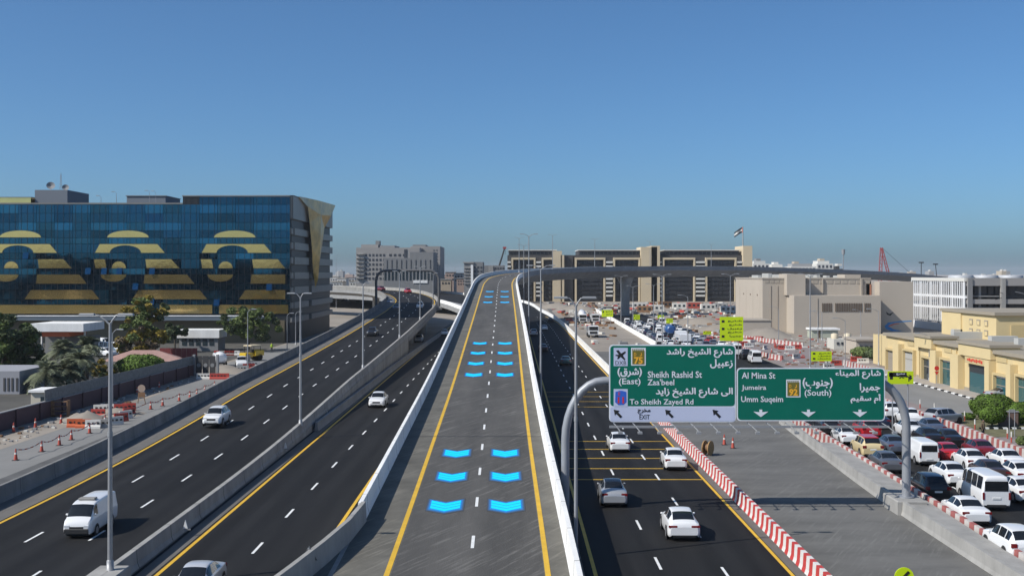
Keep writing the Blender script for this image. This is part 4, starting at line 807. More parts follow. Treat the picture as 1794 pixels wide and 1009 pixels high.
for px, t_, lb in ((177, 346, 'left small roof lamp on the glass building'), (204, 339, 'right small roof lamp on the glass building'), (262, 337, 'thin roof lamp on the second plant room'), (273, 338, 'right thin roof lamp on the second plant room')):
    lamp_pole(sx(px, 262), 262, Z4(358), sz(t_, 262), lb, ((-1, .35),), r=.08, group='roof lamps')
# --- small buildings in front of the glass block
cb = empty('filling_station', (0, 214, 0), 0, 'white flat canopy building with orange trim behind the palms', 'building'); Y = 214
bx(cb, 'canopy_roof', sx(52, Y), sx(146, Y), 0, 11, sz(581, Y), sz(567, Y), concrete_white); bx(cb, 'orange_trim', sx(70, Y), sx(120, Y), .6, 9, sz(590, Y), sz(582, Y), mat('orange', (.55, .1, .02), .5))
for px in (62, 100, 138): MB().tube([(sx(px, Y), 3, 0), (sx(px, Y), 3, sz(582, Y))], .2, 8).build('post', concrete_white, cb)
bx(cb, 'kiosk', sx(60, Y), sx(140, Y), 5, 10.6, 0, sz(592, Y), mat('kiosk', (.2, .2, .2), .7))
cb = empty('site_building', (0, 226, 0), 0, 'long white flat-roofed site building in front of the glass block', 'building'); Y = 226
bx(cb, 'fascia', sx(310, Y), sx(384, Y), 0, 6, sz(592, Y), sz(578, Y), concrete_white); bx(cb, 'wall', sx(313, Y), sx(381, Y), .4, 6, 0, sz(592.3, Y), mat('site_wall', (.22, .22, .22), .7)); 
for k in range(5): bx(cb, 'window', sx(318+k*12, Y), sx(326+k*12, Y), .34, .42, 1.1, 2.4, dglass)
cb = empty('gatehouse', (0, 0, 0), 0, 'cream guard cabin with a window beside the maroon wall', 'cabin'); q = at(85, 712); Y = q.y
bx(cb, 'wall', sx(54, Y), sx(92, Y), Y, Y+3, 0, sz(687, Y), mat('cream_cabin', (.55, .5, .4), .7)); bx(cb, 'roof', sx(51, Y), sx(116, Y), Y-.3, Y+3.5, sz(687, Y), sz(683, Y), concrete_white); bx(cb, 'window', sx(71, Y), sx(83, Y), Y-.03, Y+.05, sz(706, Y), sz(695, Y), dglass); bx(cb, 'annex', sx(92, Y), sx(113, Y), Y+.6, Y+3, 0, sz(688, Y), mat('cream_cabin2', (.5, .47, .4), .7))
gz_ = empty('garden_pavilion', (0, 0, 0), 0, 'low pavilion with a pink tiled hip roof behind the green bush', 'pavilion'); Y = 178
MB().add([(sx(180, Y), Y, 1.7), (sx(330, Y), Y, 1.7), (sx(315, Y+10), Y+10, 1.7), (sx(195, Y+10), Y+10, 1.7), (sx(232, Y+4), Y+4, 3.2), (sx(275, Y+4), Y+4, 3.2)], [(0, 1, 5, 4), (1, 2, 5), (2, 3, 4, 5), (3, 0, 4)]).build('roof', mat('pink_tile', (.33, .2, .17), .85, var=.15, scale=1), gz_)
for px in (190, 240, 320): MB().tube([(sx(px, Y), Y+.4, 0), (sx(px, Y), Y+.4, 1.7)], .15, 8).build('post', concrete_white, gz_)
# maroon boundary wall with a metal trellis on top
wl_ = empty('boundary_wall', (0, 0, 0), 0, 'long maroon boundary wall with a grey fence on top along the service street', 'wall'); mar = mat('maroon', (.085, .045, .05), .8, var=.12, scale=.3)
WP = Path([(-50.6, 95, 0), (-50.3, 112, 0), (-49, 145, 0), (-48, 173, 0)])
sweep('wall', WP, [(-.15, -.02), (.15, -.02), (.15, 1.7), (-.15, 1.7)], mar, wl_); sweep('coping', WP, [(-.2, 1.705), (.2, 1.705), (.2, 1.8), (-.2, 1.8)], concrete_grey, wl_)
sweep('fence_screen', WP, [(-.03, 1.8), (.03, 1.8), (.03, 3.0), (-.03, 3.0)], mat('trellis', (.16, .165, .16), .7, var=.3, scale=3), wl_, WP.at_y(122))
for k in range(14): p = WP.pos(WP.at_y(99+k*5.4)); MB().box(p.x+.16, p.x+.3, p.y-.2, p.y+.2, -.02, 1.78).build('wall_pier', mar, wl_)
# --- grey hotels in the distance
hot = mat('hotel_grey', (.30, .285, .27), .85, var=.08, scale=.05); hot2 = mat('hotel_slab', (.20, .2, .2), .85); hwin = mat('far_window', (.05, .055, .065), .3)
def windows(t, px0, px1, py0, py1, nx, ny, Y, fx=.55, fy=.5, name='window', m=None, d=.12):
    me = MB().box(-sx(CX+1, Y)*(px1-px0)/nx*fx/2, sx(CX+1, Y)*(px1-px0)/nx*fx/2, -d, .05, -(py1-py0)/ny*fy/2*Y/FPX, (py1-py0)/ny*fy/2*Y/FPX).mesh(name, m or hwin)
    for i in range(nx):
        for j in range(ny): o = link(name, me, t); o.location = (sx(px0+(px1-px0)*(i+.5)/nx, Y), Y-t.location.y, sz(py0+(py1-py0)*(j+.5)/ny, Y))
Y = 600; h1 = empty('hotel', (0, Y, 0), 0, 'grey hotel block with rows of dark windows right of the glass building', 'building')
bx(h1, 'wall', sx(624, Y), sx(735, Y), 0, 40, 0, sz(434, Y), hot); bx(h1, 'roof_block', sx(630, Y), sx(660, Y), 6, 30, sz(434, Y), sz(428, Y), hot); bx(h1, 'roof_block', sx(664, Y), sx(690, Y), 4, 30, sz(434, Y), sz(430, Y), concrete_grey); bx(h1, 'roof_cabin', sx(654, Y), sx(661, Y), 10, 16, sz(429, Y), sz(421, Y), hot2)
for j in range(7): bx(h1, 'balcony_slab', sx(624, Y), sx(638, Y), -1.2, 0, sz(446+j*7, Y), sz(444.5+j*7, Y), concrete)
windows(h1, 638, 676, 443, 492, 6, 6, Y); windows(h1, 680, 712, 443, 451, 4, 1, Y); bx(h1, 'dark_corner', sx(708, Y), sx(713, Y), -.2, .1, sz(453, Y), sz(437, Y), hwin)
h2 = empty('hotel_tower', (0, 620, 0), 0, 'beige hotel tower behind the slatted grey block', 'building'); Y = 620
bx(h2, 'wall', sx(719, Y), sx(771, Y), 0, 40, 0, sz(431.5, Y), hot); bx(h2, 'roof_block', sx(722, Y), sx(745, Y), 3, 20, sz(431.5, Y), sz(428.5, Y), hot2); windows(h2, 758, 768, 436, 495, 2, 11, Y, .5, .4)
h3 = empty('slatted_building', (0, 560, 0), 0, 'grey building with tall vertical slots behind the arched gantry', 'building'); Y = 560
bx(h3, 'wall', sx(672, Y), sx(759, Y), 0, 30, 0, sz(452, Y), hot2); bx(h3, 'upper_wall', sx(718, Y), sx(759, Y), .3, 30, sz(452, Y), sz(441.5, Y), hot2); windows(h3, 674, 758, 454, 472, 10, 1, Y, .18, .85, 'slot'); windows(h3, 672, 760, 474, 492, 14, 1, Y, .5, .9, 'glass_bay', dglass)
bx(h3, 'white_banner', sx(724, Y), sx(749, Y), -.3, 0, sz(496, Y), sz(491, Y), concrete_white)
h4 = empty('concrete_block', (0, 545, 0), 0, 'dark concrete frame building with a white column left of the ramp crest', 'building'); Y = 545
bx(h4, 'wall', sx(813, Y), sx(846, Y), 0, 25, 0, sz(459, Y), hot2); bx(h4, 'roof_slab', sx(811, Y), sx(830, Y), -.6, 25, sz(461, Y), sz(459, Y), hot); bx(h4, 'white_column', sx(825, Y), sx(829, Y), -1, 0, 0, sz(464, Y), concrete_white)
for j in range(6): bx(h4, 'floor_slab', sx(813, Y), sx(825, Y), -.8, 0, sz(470+j*5.5, Y), sz(468+j*5.5, Y), hot)
windows(h4, 829, 846, 465, 500, 3, 5, Y, .6, .5)
h5 = empty('apartment_house', (0, 580, 0), 0, 'dark low apartment house with pale corner left of the flyover crest', 'building'); Y = 580
bx(h5, 'wall', sx(846, Y), sx(884, Y), 0, 25, 0, sz(465, Y), hot2); bx(h5, 'pale_corner', sx(856, Y), sx(864, Y), -.5, 0, 0, sz(466, Y), concrete); windows(h5, 866, 884, 467, 480, 4, 2, Y)
rr2 = random.Random(3)
hcols = [mat('house_white', (.5, .49, .46), .85), mat('house_pink', (.36, .27, .23), .85), mat('house_sand', (.42, .36, .28), .85), mat('house_grey', (.3, .3, .3), .85)]
def house(px0, px1, top, Y, cl, label, group):
    t = empty('low_house', (0, Y, 0), 0, label, 'house', group); bx(t, 'wall', sx(px0, Y), sx(px1, Y), 0, 14, 0, sz(top, Y), hcols[cl]); bx(t, 'roof_parapet', sx(px0, Y)-.3, sx(px1, Y)+.3, -.3, 14.3, sz(top, Y), sz(top-.8, Y), hcols[(cl+2) % 4])
    n = max(1, int((px1-px0)/5)); windows(t, px0+1, px1-1, top+2, top+min(16, 500-top), n, 2 if top < 490 else 1, Y, .5, .4)
for i, (a, c, t_, Y, cl) in enumerate(((577, 592, 485, 900, 0), (590, 606, 488, 800, 0), (604, 622, 486, 850, 3), (612, 628, 493, 640, 0), (578, 600, 494, 620, 0), (767, 782, 482, 700, 1), (780, 797, 477, 680, 1), (795, 812, 479, 640, 0), (772, 790, 490, 600, 2), (800, 815, 488, 600, 1))):
    house(a, c, t_, Y, cl, ['white', 'pink', 'sand coloured', 'grey'][cl] + ' low house in the far town, ' + ['leftmost beside the glass building', 'second right of the glass building', 'left of the grey hotel', 'touching the grey hotel', 'lowest beside the glass building', 'just right of the hotels', 'tallest between hotels and ramp', 'left of the concrete frame building', 'lower one right of the hotels', 'lower one beside the concrete frame'][i], 'low houses of the far town')
far_px = sorted([rr2.uniform(578, 618) for _ in range(5)] + [rr2.uniform(1480, 1595) for _ in range(6)] + [rr2.uniform(1600, 1785) for _ in range(9)])
for i, px in enumerate(far_px):
    Y = rr2.uniform(1200, 2200); w = rr2.uniform(8, 18); hgt = rr2.uniform(9, 19); top = HY+FPX*(CAMZ-hgt)/Y
    t = empty('distant_house', (0, Y, 0), 0, 'tiny pale building on the far horizon, %s from the left' % ORD[i+1], 'house', 'buildings on the horizon'); bx(t, 'wall', sx(px, Y), sx(px+w, Y), 0, 15, 0, hgt, hcols[rr2.randrange(4)]); bx(t, 'roof_box', sx(px+w*.3, Y), sx(px+w*.6, Y), 3, 9, hgt, hgt+2, hcols[0])
# --- the dark and cream apartment blocks behind the flyover
cream = mat('cream', (.56, .46, .31), .8, var=.06, scale=.1); dk = mat('dark_wall', (.052, .05, .05), .7, var=.15, scale=.1); wht = mat('white_trim', (.62, .6, .55), .7); grid = mat('window_grid', (.028, .03, .034), .25)
Y = 620
def block(label, x0, x1, top, bays, cream_x, pent, balc):
    t = empty('apartment_block', (0, Y, 0), 0, label, 'building', 'dark apartment blocks behind the flyover')
    bx(t, 'wall', sx(x0, Y), sx(x1, Y), 0, 35, 0, sz(447, Y), dk)
    for a, c in pent: bx(t, 'penthouse', sx(a, Y), sx(c, Y), 2, 32, sz(447, Y), sz(439, Y), dk); bx(t, 'roof_edge', sx(a-1, Y), sx(c+1, Y), 1, 33, sz(439, Y), sz(437.5, Y), wht); windows(t, a+1, c-1, 440.5, 446, max(2, int((c-a)/7)), 1, Y+1.9, .75, .8, m=grid)
    for a, c in bays:
        bx(t, 'cream_frame', sx(a, Y), sx(c, Y), -2.2, 0, sz(455, Y), sz(451.5, Y), cream); bx(t, 'frame_leg', sx(a, Y), sx(a+3, Y), -2.2, 0, 0, sz(455, Y), cream); bx(t, 'frame_leg', sx(c-3, Y), sx(c, Y), -2.2, 0, 0, sz(455, Y), cream)
        windows(t, a+5, c-5, 456, 524, max(3, int((c-a-10)/6)), 9, Y, .8, .7, m=grid, d=.9)
    for a, c, tp in cream_x: bx(t, 'cream_wall', sx(a, Y), sx(c, Y), -3, 20, 0, sz(tp, Y), cream)
    for a, c in balc:
        for j in range(9): bx(t, 'balcony', sx(a, Y), sx(c, Y), -2.0-.5*(j % 2), 0, sz(461+j*7.3, Y), sz(457.8+j*7.3, Y), wht)
    return t
block('dark apartment block with cream trim, leftmost behind the flyover', 889, 1004, 440, [(896, 938), (949, 977)], [(982, 988, 447), (968, 984, 440)], [(891, 975)], [(889, 895), (939, 948)])
block('dark apartment block with cream trim, middle one behind the flyover', 1006, 1122, 437, [(1007, 1060), (1074, 1121)], [(1122, 1150, 433)], [(1014, 1130)], [(1061, 1073)])
block('dark apartment block with cream end wall, rightmost under the flag', 1152, 1300, 433, [(1160, 1217), (1235, 1289)], [(1300, 1316, 431), (1140, 1155, 431)], [(1165, 1296)], [(1152, 1159), (1218, 1234), (1290, 1299)])
Y = 622
fl = empty('flagpole', (sx(1301.5, 640), 640, sz(431, 640)), 0, 'tall white flagpole with a dark flag above the right apartment block', 'flag'); zt_ = sz(397, 640)-fl.location.z
MB().tube([(0, 0, 0), (0, 0, zt_)], [.3, .2], 8).build('pole', concrete, fl)
fm = MB(); fv = [(-.2-4.6*i/6, .35*math.sin(i*1.3), zt_-.3-j*1.0-3.0*(i/6)**1.2) for i in range(7) for j in range(4)]
fm.add(fv, [(i*4+j, (i+1)*4+j, (i+1)*4+j+1, i*4+j+1) for i in range(6) for j in range(3) if j != 1]); fm.build('flag_cloth', mat('flag_dark', (.03, .035, .04), .8), fl)
MB().add([fv[i*4+j] for i in range(7) for j in (1, 2)], [(2*i, 2*i+2, 2*i+3, 2*i+1) for i in range(6)]).build('flag_white_band', wht, fl); MB().add([(-.05, -.05, zt_-.3), (-.5, -.02, zt_-.6), (-.5, -.02, zt_-3.6), (-.05, -.05, zt_-3.4)], [(0, 1, 2, 3)]).build('flag_red_band', s_rd, fl)
# far white villas right of the blocks
for i, (a, c, t_, lb) in enumerate(((1319, 1348, 455, 'white terraced villa block right of the cream end wall'), (1350, 1378, 461, 'second white villa block beyond the flyover'), (1386, 1430, 460, 'long white villa block behind the sand hall'), (1431, 1460, 455, 'white villa block with a tan roof box behind the sand hall'), (1462, 1478, 464, 'dark villa block left of the antenna pole'))):
    Y = 820+i*15; t = empty('villa_block', (0, Y, 0), 0, lb, 'building', 'white villas beyond the flyover'); bx(t, 'wall', sx(a, Y), sx(c, Y), 0, 20, 0, sz(t_+7, Y), [wht, wht, wht, wht, dk][i]); bx(t, 'upper_floor', sx(a+3, Y), sx(c-6, Y), 2, 16, sz(t_+7, Y), sz(t_+2, Y), [hcols[0], wht, hcols[3], wht, dk][i]); bx(t, 'roof_box', sx(a+8, Y), sx(a+16, Y), 4, 12, sz(t_+2, Y), sz(t_-2, Y), [hot2, wht, hcols[2], hcols[2], wht][i]); windows(t, a+1, c-1, t_+8, t_+16, max(3, int((c-a)/6)), 1, Y, .55, .6)
am = empty('antenna_pole', (sx(1477.5, 700), 700, 0), 0, 'slim pole with a round antenna head right of the white villas', 'antenna'); MB().tube([(0, 0, 0), (0, 0, sz(440, 700))], .3, 8).build('pole', steel, am); MB().tube([(0, 0, sz(446, 700)), (0, 0, sz(437, 700))], [.9, 1.1], 10).build('antenna_head', steel, am)
# cranes
def lattice(t, a, c, w, n, m, r=.16):
    a = Vector(a); c = Vector(c); d = (c-a).normalized(); sd = Vector((0, 1, 0)).cross(d).normalized()*w/2
    for s in (-1, 1): MB().tube([a+sd*s, c+sd*s*.5], r, 5).build('boom_chord', m, t)
    for k in range(n):
        f0, f1 = k/n, (k+1)/n; s = 1 if k % 2 else -1; MB().tube([a.lerp(c, f0)+sd*s*(1-.5*f0), a.lerp(c, f1)-sd*s*(1-.5*f1)], r*.7, 4).build('boom_brace', m, t)
cred = mat('crane_red', (.33, .05, .05), .6)
Y = 720; t = empty('tower_crane', (0, Y, 0), 0, 'red lattice crane with two raised booms right of the villas', 'crane'); lattice(t, (sx(1541, Y), 0, 0), (sx(1544, Y), 0, sz(434, Y)), 2.4, 14, cred, .3); lattice(t, (sx(1567, Y), 0, 0), (sx(1544.5, Y), 0, sz(434, Y)), 2.0, 14, cred, .3); MB().tube([(sx(1545, Y), 0, sz(434, Y)), (sx(1594, Y), 0, sz(478, Y))], .12, 4).build('hoist_cable', trim, t)
Y = 700; t = empty('mobile_crane', (0, Y, 0), 0, 'dark crane boom with a red tip left of the flyover crest', 'crane'); MB().tube([(sx(872, Y), 0, 0), (sx(874.5, Y), 0, sz(466, Y)), (sx(884, Y), 0, sz(435, Y))], [.7, .6, .45], 6).build('boom', trim, t); bx(t, 'boom_tip', sx(881, Y), sx(887, Y), -.5, .5, sz(436, Y), sz(432.5, Y), cred); MB().tube([(sx(886, Y), 0, sz(434, Y)), (sx(885, Y), 0, sz(446, Y))], .12, 4).build('cable', trim, t)
for px, pt, lb in ((1614, 461, 'left floodlight mast on the horizon'), (1639, 464, 'leaning floodlight mast on the horizon')): 
    t = empty('floodlight_mast', (sx(px, 750), 750, 0), 0, lb, 'mast'); MB().tube([(2 if px > 1620 else 0, 0, 0), (0, 0, sz(pt, 750))], .25, 6).build('pole', trim, t); MB().box(-1.6, 1.6, -.3, .3, sz(pt, 750), sz(pt, 750)+.8).build('lamp_bar', trim, t)
# --- the sand coloured hall on the right
sb = mat('sand_wall', (.43, .375, .31), .85, var=.05, scale=.08); sb2 = mat('sand_frieze', (.36, .315, .26), .85); brown = mat('brown_slat', (.12, .085, .055), .7)
def Q(px): return sx(px, 300)
def Z3(py): return sz(py, 300)
s_ = empty('sand_hall', (0, 300, 0), 0, 'large sand coloured windowless hall with brown grilles on the right', 'building')
bx(s_, 'main_block', Q(1336), Q(1526), 0, 36, 0, Z3(489), sb); bx(s_, 'parapet', Q(1336)-.15, Q(1526), -.15, 36.1, Z3(489), Z3(487), sb2); bx(s_, 'front_block', Q(1378), Q(1526), -8, -.02, 0, sz(518, 292), sb)
bx(s_, 'roof_tower', Q(1374), Q(1406), -3, 6, Z3(517), Z3(480), sb); bx(s_, 'roof_tower', Q(1482), Q(1510), 1, 8, Z3(490), Z3(481), sb)
for k in range(4): bx(s_, 'frieze_panel', Q(1340+k*9), Q(1347+k*9), -.08, .02, Z3(496), Z3(490.5), sb2)
for k in range(9): bx(s_, 'frieze_panel', Q(1410+k*13), Q(1420+k*13), -.08, .02, Z3(497), Z3(490.5), sb2)
for a, c in ((1440, 1441.5), (1507, 1510)): bx(s_, 'fin', Q(a), Q(c), -.5, .02, Z3(517), Z3(488), sb2)
for a, c in ((1440, 1458), (1463, 1511), (1514, 1526)):
    n = int((c-a)/3)
    for k in range(n): o = bx(s_, 'grille_slat', sx(a+(c-a)*k/n, 292)+.04, sx(a+(c-a)*(k+.6)/n, 292), -8.12, -8.0, sz(546, 292), sz(531, 292), brown)
for k in range(3): bx(s_, 'wall_vent', Q(1336)-.06, Q(1336)+.05, 6+k*9, 6.8+k*9, Z3(519), Z3(516), brown)
for k in range(4): bx(s_, 'wall_groove', Q(1336)-.03, Q(1336)+.05, 3+k*9, 3.18+k*9, 0.2, Z3(506), sb2)
s3 = empty('sand_annex', (0, 296, 0), 0, 'sand coloured annex with an orange strip and a blue swoosh on its wall', 'building'); Y = 296
bx(s3, 'wall', sx(1541, Y), sx(1600, Y), 0, 25, 0, sz(493.5, Y), sb)
bx(s3, 'lit_side_wall', sx(1526, Y), sx(1541, Y), 4, 25, 0, sz(493.5, Y), mat('sunlit_tint_wall', (.5, .45, .4), .8)); bx(s3, 'orange_strip', sx(1532, Y), sx(1535, Y), 3.9, 4.05, sz(562, Y), sz(498, Y), mat('rust_strip', (.34, .15, .09), .7))  # paler wall colour stands for sunlight on the annex's left side
B = Board(296, empty('dummy')); B.t.name = 'wall_swoosh'; B.t.location = (0, 296-.0, 0); tag(B.t, 'blue swoosh with a red line painted on the sand coloured annex', 'wall graphic')
B.poly('blue_ribbon', [(1597, 561.5), (1575, 562.5), (1556, 565), (1549.5, 571), (1552, 576), (1562, 580), (1580, 580), (1565, 576.5), (1557, 572), (1559, 568), (1570, 565), (1597, 563)], mat('swoosh_blue', (.04, .22, .5), .6), -.03, .02); B.poly('red_line', [(1556, 571), (1565, 567.5), (1575, 566), (1575, 566.8), (1566, 568.5), (1557, 572)], s_rd, -.04, .01)
B.poly('bird_mark', [(1552, 546), (1558, 550), (1566, 546.5), (1560, 553), (1554, 551)], trim, -.03, .02)
lw = empty('low_wall', (0, 282, 0), 0, 'low cream wall on the sand in front of the sand hall', 'wall'); bx(lw, 'wall', sx(1296, 282), sx(1351, 282), 0, 12, 0, sz(562, 282), sb); bx(lw, 'coping', sx(1295, 282), sx(1352, 282), -.2, 12.2, sz(562, 282), sz(560.5, 282), sb2)
sh = empty('site_cabin', (0, 0, 0), 0, 'pale green site cabin with a flat roof in front of the sand hall', 'cabin'); q = at(1440, 592); Y = q.y
bx(sh, 'wall', sx(1422, Y), sx(1468, Y), Y, Y+4, 0, sz(578, Y), mat('pale_green', (.4, .42, .34), .8)); bx(sh, 'roof', sx(1420, Y), sx(1471, Y), Y-.4, Y+4.4, sz(578, Y), sz(575, Y), concrete_white); bx(sh, 'door', sx(1432, Y), sx(1437, Y), Y-.05, Y+.05, 0, 2.0, brown)
sh = empty('pump_house', (0, 0, 0), 0, 'white pump house with two round tanks on its roof', 'building'); q = at(1480, 612); Y = q.y
bx(sh, 'wall', sx(1461, Y), sx(1498, Y), Y, Y+5, 0, sz(594, Y), mat('pump_white', (.55, .53, .47), .8)); windows(sh, 1464, 1495, 597, 606, 4, 1, Y)
for px in (1467, 1490): MB().tube([(sx(px, Y), Y+2, sz(594, Y)), (sx(px, Y), Y+2, sz(586, Y)), (sx(px, Y), Y+2, sz(584.5, Y))], [.75, .75, .3], 14).build('roof_tank', mat('tank_cream', (.58, .5, .36), .6), sh)
sh = empty('flat_house', (0, 0, 0), 0, 'low cream flat-roofed house behind the dark hedge left of the yellow shops', 'building'); q = at(1520, 622); Y = q.y
bx(sh, 'wall', sx(1500, Y), sx(1545, Y), Y, Y+8, 0, sz(597, Y), sb); bx(sh, 'roof', sx(1498, Y), sx(1546, Y), Y-.5, Y+8.4, sz(597, Y), sz(594, Y), sb2); windows(sh, 1504, 1540, 603, 613, 4, 1, Y)
# --- white framed steel building on the far right
wf = empty('framed_building', (0, 0, 0), 0, 'white finned and open grey framed building at the far right', 'building'); XW = 115.0; YN, YF = 290.0, 328.6; TZ = sz(487, YN)
bx(wf, 'core', XW+9, XW+60, YN+1.5, YF, 0, TZ-.6, mat('frame_core', (.05, .052, .055), .8)); bx(wf, 'roof_beam', XW-.1, XW+.5, YN, YF, TZ-.9, TZ, wht); fw = mat('fin_white', (.74, .74, .74), .6)
for z in (3.2, 6.4, 9.4, 12.6): bx(wf, 'floor_slab', XW+.8, XW+8.9, YN+.2, YF, z, z+.3, hot2)
for k in range(6): bx(wf, 'rear_column', XW+4, XW+4.6, YN+1+k*7, YN+1.6+k*7, 0, TZ-.9, hot)
for k in range(26): y = YN+.3+k*(YF-YN-.6)/25; bx(wf, 'fin', XW, XW+.25, y, y+(.7 if k % 5 == 0 else .3), 2.2, TZ-.9, fw)
for z in (2.0, 6.6, 9.6): bx(wf, 'floor_band', XW+.1, XW+.7, YN, YF, z-(.6 if z > 3 else 2.0), z, fw)
for z0, z1 in ((0, 1.4), (TZ-2.0, TZ), (7.6, 8.8), (3.4, 4.6)): bx(wf, 'floor_beam', XW+.6, XW+60, YN-.3, YN+1.2, z0, z1, hot)
for k in range(7): bx(wf, 'column', XW+.62+k*8.4, XW+1.8+k*8.4, YN-.6, YN+.2, 0, TZ-.1, concrete if k % 2 else hot2)
windows(wf, 1694, 1790, 500, 518, 8, 1, YN+1.4, .7, .8, 'opening', dk); windows(wf, 1694, 1790, 526, 540, 8, 1, YN+1.4, .7, .7, 'opening', dk)
for k in range(90):
    a_ = Vector((XW+8+rr2.uniform(0, 34), YN-2.2, rr2.uniform(1, 12))); MB().tube([a_, a_+Vector((rr2.uniform(-3, 5), 0, rr2.uniform(-1.2, 1.2)))], .09, 4).build('scaffold_pole', trim if k % 3 else steel, wf)
for k in range(3):
    t = empty('roof_tank', (XW+4.5+k*6.6, YN+14, TZ-.6), 0, 'silver round roof tank on the framed building, %s from the left' % ORD[k+1], 'tank', 'roof tanks'); MB().tube([(0, 0, 0), (0, 0, 1.1), (0, 0, 1.3)], [3.2, 3.2, 2.9], 24).build('shell', mat('galv', (.42, .43, .45), .6, metal=.1), t); MB().tube([(0, 0, 1.25), (0, 0, 1.5)], .35, 10).build('lid', steel, t)
# --- the yellow shop building
yl = mat('yellow_plaster', (.60, .475, .255), .85, var=.05, scale=.2); yl2 = mat('yellow_trim', (.50, .39, .2), .85); cor = mat('cornice', (.30, .26, .2), .8); teal = mat('shop_glass', (.02, .09, .1), .08, spec=.7); shut = mat('shutter', (.28, .24, .19), .7)
ys = empty('shop_building', (0, 0, 0), 0, 'yellow low shop building with tall doors and a grey cornice on the right', 'building')
YX = 60.0
def yy(px): return YX*FPX/(px-CX)
bx(ys, 'wall', YX, YX+30, 120, 183, 0, 5.5, yl); bx(ys, 'cornice', YX-.45, YX+30, 120, 183.4, 5.5, 5.95, cor); bx(ys, 'rear_wing', YX+2, YX+40, 183, 196, 0, 5.0, yl)
def opening(p0, p1, z0, z1, m, name, frame=True):
    y0, y1 = yy(p1), yy(p0)
    o = bx(ys, name, YX-.1, YX+.06, y0, y1, z0, z1, m)
    if frame:
        bx(ys, 'door_frame', YX-.5, YX-.0, y0-.35, y0-.02, 0, z1+.6, yl2); bx(ys, 'door_frame', YX-.5, YX-.0, y1+.02, y1+.35, 0, z1+.6, yl2); bx(ys, 'lintel', YX-.5, YX-.0, y0-.02, y1+.02, z1+.3, z1+.6, yl2); MB().box(-.02, .02, 0, y1-y0, -.05, .05).build('transom', shut, o).location = (YX-.12, y0, z1-.9)
opening(1557, 1570, .2, 3.0, shut, 'shutter'); opening(1587, 1604, .2, 3.4, mat('frosted', (.4, .39, .36), .5), 'window'); opening(1620, 1634, .1, 2.9, dglass, 'door'); opening(1653, 1672, .1, 3.2, teal, 'shop_window'); opening(1747, 1770, .1, 2.6, teal, 'shop_window'); opening(1786, 1830, .1, 3.0, teal, 'shop_window')
for p0, p1 in ((1640, 1650), (1676, 1690), (1737, 1745), (1574, 1584), (1775, 1783)): bx(ys, 'pier', YX-.9, YX-.02, yy(p1), yy(p0), 0, 4.6, yl); 
for p0, p1 in ((1610, 1640), (1688, 1745)): bx(ys, 'raised_parapet', YX-.7, YX+3, yy(p1), yy(p0), 4.7, 6.2, yl); bx(ys, 'raised_cornice', YX-.9, YX+3.2, yy(p1)-.2, yy(p0)+.2, 6.2, 6.55, cor)
bx(ys, 'entrance_recess', YX-.14, YX+.05, yy(1732), yy(1700), 0, 3.7, mat('recess_dark', (.03, .035, .04), .5)); bx(ys, 'entrance_glass', YX-.2, YX-.12, yy(1731), yy(1702), 0, 2.6, teal); bx(ys, 'fascia', YX-.6, YX-.15, yy(1734), yy(1698), 3.75, 4.65, yl2)
for k in range(9): bx(ys, 'red_letter', YX-.66, YX-.6, yy(1730)+.1+k*.55, yy(1730)+.42+k*.55, 4.0+(k % 3)*.06, 4.35+(k % 2)*.1, s_rd)
for p0, p1 in ((1591, 1602), (1655, 1668), (1746, 1765)): bx(ys, 'plaque', YX-.1, YX+.02, yy(p1), yy(p0), 4.55, 5.15, yl2)
up = empty('roof_house', (0, 0, 0), 0, 'yellow upper storey with two rows of small square niches above the shops', 'building'); UX = 68.0
bx(up, 'wall', UX, UX+26, 160.3, 180, 5.4, 9.5, yl); bx(up, 'cornice', UX-.4, UX+26, 159.9, 180.4, 9.5, 9.95, cor); bx(up, 'pilaster', UX-.25, UX, 172.4, 180, 5.4, 9.5, yl)
for k in range(3):
    for j in range(2): y = 163+k*2.7; o = bx(up, 'niche', UX-.1, UX+.03, y, y+1.2, 6.5+j*1.4, 7.3+j*1.4, cor); bx(up, 'niche_back', UX-.13, UX-.1, y+.12, y+1.0, 6.5+j*1.4, 7.1+j*1.4, yl)
bx(up, 'roof_unit', UX+9, UX+11.5, 150, 153, 5.9, 8.0, concrete_grey)
bx(up, 'front_wall_panel', UX+2, UX+24, 160.1, 160.28, 6.2, 8.2, yl2)

acm = mat('ac_unit', (.42, .42, .4), .6)
for k in range(7): bx(ys, 'roof_unit', YX+3+rr2.uniform(0, 5), YX+4.4+rr2.uniform(5, 6), 128+k*7.4, 129.3+k*7.4, 5.95, 6.6+rr2.random()*.5, acm)
for k in range(9): bx(s_, 'roof_unit', Q(1345+k*19), Q(1351+k*19), 8+rr2.uniform(0, 10), 20, Z3(487), Z3(487)+rr2.uniform(.5, 1.3), acm)
for px in (1350, 1362, 1432): MB().tube([(Q(px), -.12, 0) if px < 1378 else (sx(px, 292), -8.12, 0), (Q(px), -.12, Z3(500)) if px < 1378 else (sx(px, 292), -8.12, sz(522, 292))], .06, 5).build('drain_pipe', sb2, s_)
for px in (1612, 1637, 1677, 1736): MB().tube([(YX-.12, yy(px), .1), (YX-.12, yy(px), 5.4)], .07, 5).build('drain_pipe', yl2, ys)
bx(ys, 'plinth_band', YX-.06, YX-.0, 120.2, 182.8, 0.0, .45, cor)
for p0, p1 in ((1655, 1670), (1749, 1768)): bx(ys, 'sign_band', YX-.22, YX-.12, yy(p1), yy(p0), 3.25 if p0 < 1700 else 2.65, 3.6 if p0 < 1700 else 2.98, wht)
